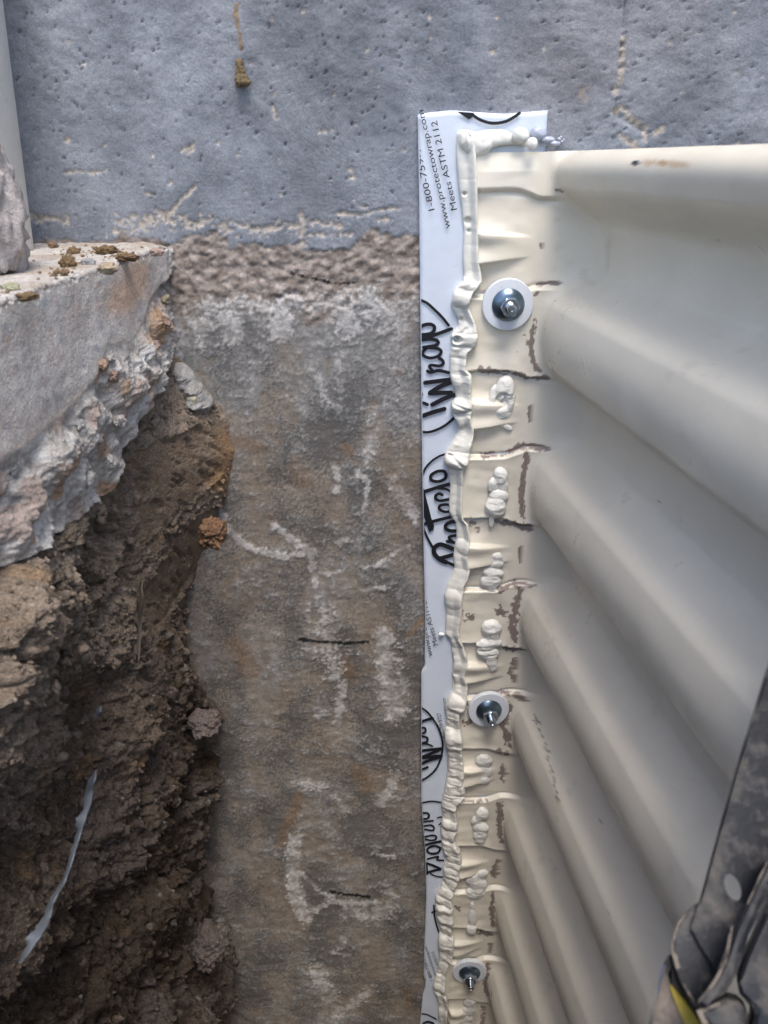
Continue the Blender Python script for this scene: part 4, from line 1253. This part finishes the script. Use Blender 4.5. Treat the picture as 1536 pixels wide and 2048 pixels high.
B = [(259, 922, 934), (266, 914, 940), (285, 912, 946), (310, 912, 950), (331, 913, 951), (375, 917, 953), (408, 922, 953), (462, 927, 954.5), (500, 925, 955), (523, 925, 956), (548, 927, 961), (561, 925, 962), (574, 912, 953), (583, 906, 944), (605, 901.5, 936), (615, 904, 937), (627, 910, 942), (640, 916, 948),
     (650, 916, 951), (662, 905, 953), (670, 901, 954.5), (689, 903, 950), (700, 901, 935), (706, 899, 932), (736, 899, 930), (745, 899, 941), (760, 901, 942), (780, 908, 941), (792, 911, 940), (804, 902, 943), (820, 901, 942), (828, 905, 940), (840, 912, 942), (853, 916, 946), (864, 913, 946), (875, 908, 944), (897, 895, 938), (910, 888, 937), (919, 887, 936),
     (927, 890, 931), (935, 895, 925), (973, 900, 924), (1005, 897, 923), (1023, 898, 923), (1036, 904, 927), (1042, 910, 934), (1060, 912, 938), (1077, 912, 939), (1090, 908, 936), (1110, 906, 934), (1132, 908, 939), (1150, 902, 935), (1165, 895, 927), (1187, 888, 924), (1205, 890, 923), (1219, 892, 922.5), (1235, 891, 920), (1252, 890, 917), (1266, 890, 918), (1276, 899, 921),
     (1286, 904, 926), (1300, 903, 930.7), (1319, 907, 935), (1332, 905, 932), (1343, 903, 928.5), (1366, 909, 934), (1378, 906, 933), (1392, 896, 932), (1403, 891, 930), (1410, 889, 926), (1418, 890, 918), (1433, 892, 918), (1446, 891, 919), (1460, 888, 923), (1472, 888, 925), (1485, 889, 924), (1493, 893, 923), (1505, 895, 925), (1525, 895, 926), (1536, 895, 927), (1546, 893, 926), (1553, 892, 923),
     (1566, 890, 928), (1579, 887, 930), (1592, 884, 918), (1603, 882, 911), (1615, 884, 911), (1626, 886, 912.6), (1640, 882, 914), (1650, 880.6, 914), (1660, 881, 908), (1671, 882, 908), (1682, 883, 913), (1690, 883, 920), (1702, 889, 921), (1712, 893, 923), (1722, 888, 919), (1729, 885, 916), (1738, 886, 919), (1747, 887, 918), (1758, 884, 910), (1770, 880.6, 907), (1780, 874, 904), (1790, 870, 902),
     (1800, 871, 906), (1813, 871, 904.6), (1824, 872, 907), (1831, 873, 906), (1842, 877, 902), (1854, 880.6, 902), (1866, 877, 908), (1879, 875, 908), (1892, 876, 904), (1904, 878, 904.6), (1920, 876, 896), (1934, 874, 891), (1950, 870, 890), (1968, 864.6, 889), (1980, 868, 892), (1991, 873, 895), (2002, 876, 895), (2014, 876, 894), (2037, 877, 893), (2060, 876, 893), (2100, 876, 892)]
ext = ([0, 270, 300, 550, 600, 800, 1250, 1400, 2100], [1.1, 1.1, 1.0, 1.0, 1.05, 1.05, 1.0, 1.05, 1.05])
seal = empty('sealant_bead', (.066, -.006, -.02))
pit = lambda x, y: [(x, y)]
LUMPS = [(927, 270, 14, 12, 1.0), (930, 566, 22, 14, .9), (921, 592, 22, 22, 1.0), (930, 668, 18, 34, .9), (915, 808, 22, 14, 1.2), (916, 838, 20, 16, .9), (928, 890, 12, 26, .8), (912, 918, 24, 16, 1.1), (924, 1088, 16, 20, .8), (905, 1192, 20, 26, .8), (912, 1280, 14, 14, .8),
         (916, 1322, 18, 20, .8), (910, 1398, 22, 18, 1.1), (904, 1424, 17, 14, .9), (906, 1472, 21, 24, 1.2), (908, 1503, 18, 16, .9), (910, 1530, 18, 22, .9), (908, 1553, 18, 9, 1.1), (902, 1574, 20, 18, .9), (897, 1601, 17, 14, 1.2), (898, 1622, 16, 10, .8), (896, 1640, 18, 12, 1.1), (895, 1663, 15, 16, 1.),
         (904, 1688, 18, 12, 1.), (906, 1712, 17, 18, 1.1), (900, 1736, 18, 14, 1.1), (902, 1756, 16, 12, 1.), (892, 1776, 17, 12, 1.1), (882, 1792, 14, 9, 1.1), (896, 1786, 9, 12, 1.1), (886, 1808, 18, 10, 1.1), (890, 1826, 18, 14, 1.2), (892, 1852, 13, 14, .9), (890, 1876, 18, 16, 1.1), (898, 1892, 10, 10, 1.), (884, 1920, 13, 20, .8), (878, 1962, 16, 16, 1.), (884, 1990, 13, 14, 1.), (884, 2020, 13, 18, 1.1)]
o = bead('vertical_bead', B, MAT['seal'], -.0046, 5, .50, .85, seal, 1.0, True, 30, ext, lumps=LUMPS, y_right=-.0114,
         fold_y=([0, 300, 540, 600, 920, 1000, 1240, 1300, 1390, 1450, 2100], [.2, .12, .2, .5, .5, .22, .22, .35, .7, .9, .9]),
         grooves=[(pit(928, 387), 3.2, .004), (pit(935, 441), 5, .005), (pit(937, 461), 3.2, .003), (pit(913, 676), 5.5, .02), (pit(921, 637), 4, .003), ([(922, 662), (930, 655)], 3, .003), ([(905, 690), (935, 690)], 2.5, .003),
                  ([(905, 803), (938, 815), (912, 822)], 2.5, .003), ([(898, 905), (925, 925)], 3, .004), ([(920, 930), (932, 925)], 3, .004)])
# bead along the top of the flange: built sideways
def hbead(name, cols, mat, y_base, seed, thick, parent, m=22):
    cols = np.array(cols, float)
    n = 130
    xq = np.linspace(cols[0, 0], cols[-1, 0], n)
    yt, yb = np.interp(xq, cols[:, 0], cols[:, 1]), np.interp(xq, cols[:, 0], cols[:, 2])
    s = np.sin(np.linspace(-1, 1, m) * math.pi / 2)
    PYg = ((yt + yb) / 2)[:, None] + ((yb - yt) / 2)[:, None] * s[None]
    G = on_y(np.repeat(xq[:, None], m, 1), PYg, y_base)
    wid = np.linalg.norm(G[:, -1] - G[:, 0], axis=1)
    pr_ = np.sqrt(np.clip(1 - s ** 2, 0, 1))[None] ** .85
    q_ = np.stack([G[..., 0], G[..., 0] * 0, G[..., 2]], -1)
    e_ = np.minimum(xq - xq[0], xq[-1] - xq) / 8
    endw = np.sqrt(np.clip(1 - (1 - np.clip(e_, 0, 1)) ** 2, 0, 1))[:, None]
    rib = .18 * np.exp(-((xq - 934) / 4) ** 2) + .10 * np.sin(xq * .13)
    D = (wid * thick)[:, None] * pr_ * (1 + .25 * fbm(q_ * 90, 3, seed) + rib[:, None]) * endw
    G[..., 1] = y_base + .0008 - D
    o = grid(name, G, mat)
    parent_keep(o, parent)
hbead('top_bead', [(914, 268, 290), (922, 260, 300), (932, 258, 308), (944, 262, 312), (955, 263, 314), (968, 260, 311), (976, 259, 306), (984, 259, 296), (1000, 258, 292), (1012, 260, 291), (1024, 266, 290), (1034, 270, 291), (1044, 274, 293), (1052, 280, 292)], MAT['seal'], -.0075, 9, .42, seal)
def seal_ball(name, px, py, r, rz, mat, y, parent=None, seed=1):
    p = on_y(px, py, y)
    td = float((p - CAM) @ _f)
    R_ = r * td / FPX
    o = lump(name, p, (R_, R_ * .7, R_ * rz), seed, mat, (1, 1, 1), .12, 4, detail=.05)
    if parent:
        parent_keep(o, parent)
    return o
seal_ball('sealant_lump', 1041, 271, 17, .9, MAT['seal'], -.012, seal, 2)
seal_ball('sealant_lump', 1064, 287, 11.5, 1., MAT['seal'], -.016, seal, 3)
seal_ball('sealant_lump', 883, 1268, 6, .5, MAT['seal'], -.008, seal, 4)
thing(seal, 'long cream sealant bead running down the left edge of the well flange', 'sealant')
# bluish clear sealant smear at the top right end
cl = empty('clear_sealant', tuple(on_y(1085, 272, -.008)))
seal_ball('blob', 1077, 267, 17, .8, MAT['clear'], -.0085, cl, 2)
seal_ball('smear', 1096, 280, 14, .5, MAT['clear'], -.009, cl, 3)
seal_ball('smear', 1108, 287, 10, .5, MAT['clear'], -.010, cl, 4)
for i, (x, y, r) in enumerate([(1118, 278, 4), (1124, 283, 3), (1116, 287, 5), (1122, 274, 2.5), (1128, 279, 2)]):
    seal_ball('splash', x, y, r, .8, MAT['clear'], -.004, cl, 30 + i)
thing(cl, 'translucent blue-grey sealant blob at the right end of the top bead', 'sealant')

# dabs of sealant over the flange holes
DG = 'sealant dabs on the well flange'
def heap(name, ells, mat, y_base, seed, hscale=.00036, grooves=(), tint=None):
    """a squeezed-out heap: union of flattened lumps (photo pixels: cx, cy, rx, ry, degrees, height)"""
    E_ = np.array([(tuple(e_) + (0, 1))[:6] if len(e_) < 6 else e_ for e_ in ells], float)
    x0_, x1_ = (E_[:, 0] - np.maximum(E_[:, 2], E_[:, 3])).min() - 3, (E_[:, 0] + np.maximum(E_[:, 2], E_[:, 3])).max() + 3
    y0_, y1_ = (E_[:, 1] - np.maximum(E_[:, 2], E_[:, 3])).min() - 3, (E_[:, 1] + np.maximum(E_[:, 2], E_[:, 3])).max() + 3
    gx, gy = np.meshgrid(np.arange(x0_, x1_, .8), np.arange(y0_, y1_, .8))
    G = on_y(gx, gy, y_base)
    q_ = np.stack([G[..., 0], G[..., 0] * 0, G[..., 2]], -1)
    wx, wy = gx + 2.2 * fbm(q_ * 130, 2, seed), gy + 2.2 * fbm(q_ * 130, 2, seed + 1)
    D = np.zeros(gx.shape)
    for cx, cy, rx_, ry_, an, hg in E_:
        c_, s_ = math.cos(math.radians(an)), math.sin(math.radians(an))
        u_, v_ = ((wx - cx) * c_ + (wy - cy) * s_) / rx_, (-(wx - cx) * s_ + (wy - cy) * c_) / ry_
        dome = np.clip(1 - (u_ * u_ + v_ * v_) / 1.15, 0, 1) ** .42 * hg * min(rx_, ry_) * hscale * (1 - .22 * v_)
        D = D + dome ** 2.6
    D = D ** (1 / 2.6)
    D *= 1 + .30 * fbm(q_ * np.array([70, 1, 150]), 3, seed + 2)
    for pts, wd, dp in grooves:
        d = seg_dist(gx, gy, pts, 40)
        D -= dp * np.exp(-(d / wd) ** 2) * (D > 0)
    on = D > 1e-5
    G[..., 1] = y_base + np.where(on, .0004 - D, .0012)
    G[..., 2] -= D * .25
    k2 = on.copy()
    k2[1:] |= on[:-1]; k2[:-1] |= on[1:]; k2[:, 1:] |= on[:, :-1]; k2[:, :-1] |= on[:, 1:]
    nr_, nc_ = gx.shape
    Fq = grid_faces(nr_, nc_, flip=True)
    kf = k2.ravel()
    Fq = Fq[kf[Fq].all(1)]
    used = np.unique(Fq)
    remap = np.full(nr_ * nc_, -1)
    remap[used] = np.arange(len(used))
    at_ = None if tint is None else {'tint': mix(tint, np.array(tint) * .6, np.clip(.5 + 1.5 * fbm(q_ * 200, 3, seed + 7), 0, 1)).reshape(-1, 3)[used]}
    return link(name, raw_mesh(name, G.reshape(-1, 3)[used], remap[Fq], mat, True, at_))
V_, T_B = -.0080, -.0110
dabs = [([(1010, 776, 18, 24, 15, 1.0), (988, 802, 11, 30, 5, .8), (1017, 806, 11, 32, 12, 1.1), (1001, 822, 14, 14, 0, 1.2), (999, 842, 12, 9, -20, .8), (1010, 852, 15, 6, 25, .9)], V_,
         'swirled hook-shaped sealant dab in the first fold below the top washer', [([(1012, 786), (1002, 785), (994, 795), (993, 808)], 3.2, .0035), ([(1010, 792), (1012, 806)], 3, .003)]),
        ([(1001, 951, 14, 15, 0, 1.0), (1005, 968, 10, 20, 0, .9), (986, 970, 10, 14, 10, .9), (998, 992, 18, 14, 0, 1.0), (991, 1013, 20, 20, 0, 1.0), (983, 1043, 5, 10, 0, .7)], T_B,
         'sealant dab of three stacked lumps on the second flange pad from the top', ()),
        ([(992, 1114, 13, 12, 0, 1.0), (990, 1128, 16, 9, -8, 1.2), (986, 1145, 20, 11, 8, 1.2), (981, 1162, 20, 14, -6, 1.0), (983, 1180, 10, 13, 0, .8)], V_,
         'sealant dab with ringed folds and a drip tip, third dab from the top', ()),
        ([(983, 1256, 20, 15, 0, 1.1), (986, 1274, 12, 14, 0, .9), (978, 1287, 24, 10, -8, 1.3), (976, 1304, 21, 14, 10, .9), (984, 1324, 10, 18, -8, .8)], T_B,
         'mushroom-shaped sealant dab with a long pointed drip above the middle washer', ([([(958, 1300), (994, 1294)], 2, .0012), ([(962, 1310), (992, 1306)], 2, .001)])),
        ([(968, 1522, 16, 12, 0, 1.1), (968, 1543, 15, 11, 0, 1.0), (967, 1559, 12, 9, 0, 1.2)], V_,
         'small two-lobed sealant dab just below the middle washer', ()),
        ([(964, 1628, 13, 11, -15, 1.2), (953, 1641, 11, 8, -30, 1.1), (962, 1655, 15, 10, 10, 1.2), (960, 1671, 13, 12, 0, .9), (960, 1683, 10, 6, 0, .9)], T_B,
         'curled sealant dab on the broad flange pad two pads below the middle washer', ()),
        ([(958, 1749, 18, 10, -15, 1.3), (945, 1758, 14, 12, 0, 1.1), (957, 1768, 17, 12, 0, 1.2), (951, 1785, 20, 12, -8, 1.1), (947, 1798, 7, 9, 0, .8)], V_,
         'largest lower sealant dab, heaped over a flange fold beside the bead', ()),
        ([(945, 1813, 4, 7, 0, .9), (945, 1836, 8, 16, 0, .7), (943, 1860, 10, 9, 0, 1.1)], T_B,
         'thin greyish sealant smear with a bubble above the lowest washer', ()),
        ([(940, 2006, 12, 10, 0, 1.1), (937, 2021, 13, 10, -10, 1.2), (932, 2036, 13, 9, 10, 1.2), (930, 2050, 11, 9, 0, 1.2)], V_,
         'ragged sealant dab at the bottom edge below the lowest washer', ())]
for i, (ells, yb_, lab, gr) in enumerate(dabs):
    o = heap('sealant_dab', ells, MAT['dab'], yb_, 60 + 5 * i, .00034, gr)
    thing(o, lab, 'sealant dab', DG)

frag = heap('concrete_fragment', [(372, 762, 22, 38, -32, 1.3), (400, 800, 26, 22, 20, 1.2), (382, 806, 30, 15, 0, 1.2), (390, 785, 20, 24, -20, 1.5)], MAT['slab'], -.010, 240, .00050, (), (.37, .36, .345))
thing(frag, 'pale grey triangular concrete fragment wedged between slab, clay and wall', 'concrete fragment')
lump('pebble', on_y(384, 800, -.0245), (.0045, .003, .004), 5, MAT['slab'], (.50, .46, .34), .3, 3, parent=frag)
o = heap('mud_dab', [(479, 126, 8, 9, 0, .8), (480, 142, 9, 16, 0, .7), (483, 158, 13, 11, 10, 1.1), (491, 164, 9, 8, 0, 1.2), (478, 166, 7, 8, 0, 1.0)], MAT['soil'], -.0038, 140, .00042, (), (.30, .225, .13))
thing(o, 'tan dab of dried mud stuck on the painted wall below its drip mark', 'mud')

# =================================================================== ANCHOR BOLTS
def lathe(name, prof_, mat, seg=48, smooth=True):
    bm = bmesh.new()
    rings = []
    for r_, h_ in prof_:
        rings.append([bm.verts.new((r_ * math.cos(2 * math.pi * k / seg), -h_, r_ * math.sin(2 * math.pi * k / seg))) for k in range(seg)])
    for a, b in zip(rings[:-1], rings[1:]):
        for k in range(seg):
            bm.faces.new((a[k], a[(k + 1) % seg], b[(k + 1) % seg], b[k]))
    bm.faces.new(rings[-1])
    bmesh.ops.recalc_face_normals(bm, faces=bm.faces)
    me = bpy.data.meshes.new(name)
    bm.to_mesh(me)
    bm.free()
    me.materials.append(mat)
    me.polygons.foreach_set('use_smooth', np.full(len(me.polygons), smooth))
    try:
        me.set_sharp_from_angle(angle=math.radians(35))
    except Exception:
        pass
    return me
me_w = lathe('washer', [(.0219, -.003), (.0219, .0012), (.0213, .0019), (.0150, .0023), (.0138, .0022)], MAT['washer'], 72)
me_d = lathe('bonded_washer', [(.0139, .0018), (.0139, .0030), (.0132, .0038), (.0100, .0062), (.0082, .0070)], MAT['domew'], 56)
hexp = []
bm = bmesh.new()
R6 = .0084
def hexring(R_, h_, n=6, seg=6):
    pts = []
    for k in range(n):
        a0, a1 = 2 * math.pi * k / n, 2 * math.pi * (k + 1) / n
        p_, q_ = np.array([math.cos(a0), math.sin(a0)]) * R_, np.array([math.cos(a1), math.sin(a1)]) * R_
        for s in np.arange(seg) / seg:
            pts.append(p_ + (q_ - p_) * s)
    return [bm.verts.new((p_[0], -h_, p_[1])) for p_ in pts]
def circring(R_, h_, n=36):
    return [bm.verts.new((R_ * math.cos(2 * math.pi * k / n), -h_, R_ * math.sin(2 * math.pi * k / n))) for k in range(n)]
rg = [hexring(R6, .0066), hexring(R6, .0128), circring(R6 * .84, .0140), circring(.0048, .0140), circring(.0042, .0132)]
for a, b in zip(rg[:-1], rg[1:]):
    for k_ in range(36):
        bm.faces.new((a[k_], a[(k_ + 1) % 36], b[(k_ + 1) % 36], b[k_]))
bmesh.ops.recalc_face_normals(bm, faces=bm.faces)
me_n = bpy.data.meshes.new('nut')
bm.to_mesh(me_n); bm.free()
me_n.materials.append(MAT['zinc'])
thread = [(.0041, .008)]
for k_ in range(9):
    h0 = .0125 + k_ * .0011
    thread += [(.0043, h0 + .0003), (.0037, h0 + .0008)]
thread += [(.0038, .0228), (.0034, .0236), (.0020, .0237), (.0016, .0231)]
me_s = lathe('stud', thread, MAT['zinc'], 28)
bm = bmesh.new()
for k_ in range(44):                                     # raised characters round the washer, too worn to read
    if k_ % 11 in (9, 10):
        continue
    a_ = 2 * math.pi * k_ / 44
    bmesh.ops.create_cube(bm, size=1, matrix=Matrix.Rotation(-a_, 4, 'Y') @ Matrix.Translation((.0182, -.00205, 0)) @ Matrix.Diagonal((.0016, .0002, .0004, 1)))
me_l = bpy.data.meshes.new('raised_lettering')
bm.to_mesh(me_l); bm.free()
me_l.materials.append(MAT['washer'])
for i, (px, py, lab, tilt) in enumerate([(1015.5, 609, 'largest, topmost bolt with white washer, its nut seen almost face on', (.0, .0)), (977, 1419, 'middle bolt with white washer on the flange, halfway down', (.0, .05)),
                                         (939, 1943, 'lowest bolt with white washer near the bottom of the flange, stud pointing down', (.03, 0))]):
    p = on_y(px, py, -.0112)
    b_ = empty('anchor_bolt', tuple(p))
    b_.rotation_euler = (tilt[0], 0, .5 * i + .2 * 0)
    b_.rotation_euler = (tilt[0], .35 * i, tilt[1])
    for nm, me_ in (('washer', me_w), ('bonded_washer', me_d), ('nut', me_n), ('stud', me_s)):
        o = link(nm, me_, b_)
        if nm == 'nut':
            o.location = (.0005, 0, -.0004)
        if nm == 'washer':
            link('raised_lettering', me_l, o)
    thing(b_, lab, 'bolt', 'anchor bolts on the well flange')

# =================================================================== TOOL (lower right)
tool = empty('breaker_hammer', tuple(at_depth(1480, 1900, .30)))
h_ = lambda x, y: (1280 + x / 5.02, 1640 + y / 5.02)
Fv = ray(1450., 1850.)
Fv = Fv / np.linalg.norm(Fv)          # the tool lies square to this fixed direction
def tdepth(py):
    return np.interp(py, [1200, 1800, 2048, 2400], [.335, .300, .285, .275])
def plate(name, outline, mat, dz, thick, hole=None, bevel=.0012, parent=tool):
    """an outline at the tool's own distance, extruded parallel (no perspective) by its thickness"""
    ax = at_depth(np.array([1450.]), np.array([1800.]), np.array([.30]))[0]
    bm = bmesh.new()
    pts = [at_depth(x, y, tdepth(y)) - Fv * dz for x, y in outline]
    fr_ = [bm.verts.new(p_) for p_ in pts]
    bk_ = [bm.verts.new(p_ + Fv * thick) for p_ in pts]
    n = len(pts)
    for i in range(n):
        bm.faces.new((fr_[i], fr_[(i + 1) % n], bk_[(i + 1) % n], bk_[i]))
    if hole is None:
        bm.faces.new(fr_[::-1]); bm.faces.new(bk_)
    else:
        hp = [at_depth(x, y, tdepth(y)) - Fv * dz for x, y in hole]
        hf = [bm.verts.new(p_) for p_ in hp]
        hb = [bm.verts.new(p_ + Fv * thick) for p_ in hp]
        m_ = len(hp)
        for i in range(m_):
            bm.faces.new((hf[(i + 1) % m_], hf[i], hb[i], hb[(i + 1) % m_]))
        for ring, hring in ((fr_, hf), (bk_, hb)):
            ed_ = []
            for rg_ in (ring, hring):
                for i in range(len(rg_)):
                    e_ = bm.edges.get((rg_[i], rg_[(i + 1) % len(rg_)]))
                    ed_.append(e_)
            bmesh.ops.triangle_fill(bm, edges=ed_, use_beauty=True)
    bmesh.ops.recalc_face_normals(bm, faces=bm.faces)
    if bevel and hole is None:
        bmesh.ops.bevel(bm, geom=[e_ for e_ in bm.edges if e_.calc_face_angle(0) > .6], offset=bevel, segments=3, affect='EDGES', profile=.6)
    o = bm_obj(name, bm, mat, None, False)
    me_ = o.data
    me_.polygons.foreach_set('use_smooth', np.full(len(me_.polygons), True))
    try:
        me_.set_sharp_from_angle(angle=math.radians(32))
    except Exception:
        pass
    parent_keep(o, parent)
    return o
ell = [h_(930 + 84 * math.cos(a_) + 26 * math.sin(a_), 672 + 138 * math.sin(a_) + 18 * math.cos(a_)) for a_ in np.linspace(0, 2 * math.pi, 25)[:-1]]
plate('arm', [(1600, 1130), (1541, 1312), (1503, 1435), (1470, 1540), (1432, 1680), (1398, 1806), h_(560, 930), h_(515, 1085), h_(600, 1250), h_(720, 1440), h_(760, 1540), h_(900, 1500), (1480, 1900), (1560, 1760), (1660, 1500), (1700, 1200)], MAT['tool'], 0, .005, ell)
plate('raised_edge', [(1600, 1130), (1541, 1312), (1503, 1435), (1470, 1540), (1432, 1680), (1398, 1806), (1402, 1807), (1437, 1681), (1476, 1541), (1509, 1437), (1548, 1316), (1608, 1135)], MAT['tool'], .003, .006, None, .0006)
bossp = [h_(x, y) for x, y in [(640, 800), (545, 845), (490, 890), (395, 985), (345, 1085), (315, 1200), (305, 1320), (330, 1450), (370, 1560), (440, 1710), (560, 1880), (800, 1800), (950, 1500), (950, 1000), (800, 820)]]
plate('boss', bossp, MAT['tool'], -.003, .024, None, .003)
plate('dust_edge', [h_(x, y) for x, y in [(520, 885), (440, 950), (375, 1030), (335, 1140), (312, 1250), (316, 1340), (350, 1470), (385, 1580), (470, 1740), (568, 1885), (585, 1880), (500, 1740), (425, 1600), (440, 1540), (390, 1450), (370, 1370), (335, 1330), (335, 1230), (370, 1150), (385, 1060), (450, 965)]], MAT['dust'], -.0024, .002, None, .0003)
plate('rib', [h_(x, y) for x, y in [(1560, 60), (1285, 390), (1180, 600), (1060, 860), (960, 1080), (900, 1250), (850, 1420), (740, 1610), (590, 1800), (640, 1840), (850, 1720), (960, 1540), (1040, 1330), (1090, 1120), (1180, 900), (1320, 640), (1640, 300)]], MAT['tool'], .016, .024, None, .003)
plate('dust_edge', [h_(x, y) for x, y in [(1285, 380), (1180, 590), (1062, 850), (1075, 860), (1195, 610), (1300, 400)]], MAT['dust'], .0166, .002, None, .0003)
plate('dust_edge', [h_(x, y) for x, y in [(930, 1040), (890, 1140), (850, 1400), (740, 1590), (590, 1790), (602, 1802), (748, 1640), (800, 1560), (868, 1400), (902, 1250), (925, 1120)]], MAT['dust'], .0166, .002, None, .0003)
plate('housing', [h_(x, y) for x, y in [(1700, 500), (1330, 760), (1180, 1080), (1060, 1350), (960, 1620), (1000, 1750), (1150, 1900), (1060, 2300), (1300, 2700), (1800, 2500)]], MAT['tool'], .004, .05, None, .004)
plate('foot', [h_(x, y) for x, y in [(560, 1880), (700, 1830), (860, 1770), (980, 1800), (1090, 1900), (1080, 2060), (1040, 2400), (900, 2500), (760, 2160)]], MAT['tool'], .012, .040, None, .004)
plate('dust_edge', [h_(x, y) for x, y in [(575, 1880), (700, 1835), (850, 1775), (880, 1800), (760, 1850), (640, 1910), (700, 2020), (800, 2160), (740, 2160), (640, 2020)]], MAT['dust'], .0128, .002, None, .0003)
plate('body', [h_(x, y) for x, y in [(270, 1330), (215, 1450), (165, 1640), (110, 1860), (40, 2200), (-20, 2500), (700, 2700), (900, 2500), (600, 2030), (480, 1880), (380, 1700), (320, 1500)]], MAT['brownp'], -.014, .05, None, .003)
plate('yellow_band', [h_(x, y) for x, y in [(265, 1680), (300, 1670), (345, 1730), (430, 1830), (520, 1950), (680, 2180), (540, 2300), (420, 2050), (340, 1880)]], MAT['yellow'], -.0125, .004, None, .001)
plate('steel_edge', [h_(x, y) for x, y in [(215, 1450), (165, 1640), (110, 1860), (60, 2060), (10, 2300), (50, 2310), (95, 2070), (140, 1880), (190, 1670), (240, 1470)]], MAT['steel'], -.0115, .010, None, .0012)
# steel chisel below the body, standing on the pit floor (out of frame)
pb_ = at_depth(1420, 2300, .29)
def rod(name, a, b, r0_, r1_, mat, seg=20):
    a, b = Vector(a), Vector(b)
    bm = bmesh.new()
    bmesh.ops.create_cone(bm, cap_ends=True, segments=seg, radius1=r0_, radius2=r1_, depth=(b - a).length)
    bm.transform(Matrix.Translation((a + b) / 2) @ (b - a).to_track_quat('Z', 'Y').to_matrix().to_4x4())
    o = bm_obj(name, bm, mat)
    parent_keep(o, tool)
rod('chisel', pb_ + np.array([0, 0, .03]), (.12, -.62, -1.30), .014, .012, MAT['steel'])
thing(tool, 'dusty black plastic power tool with oval hole and yellow band at lower right', 'power tool')
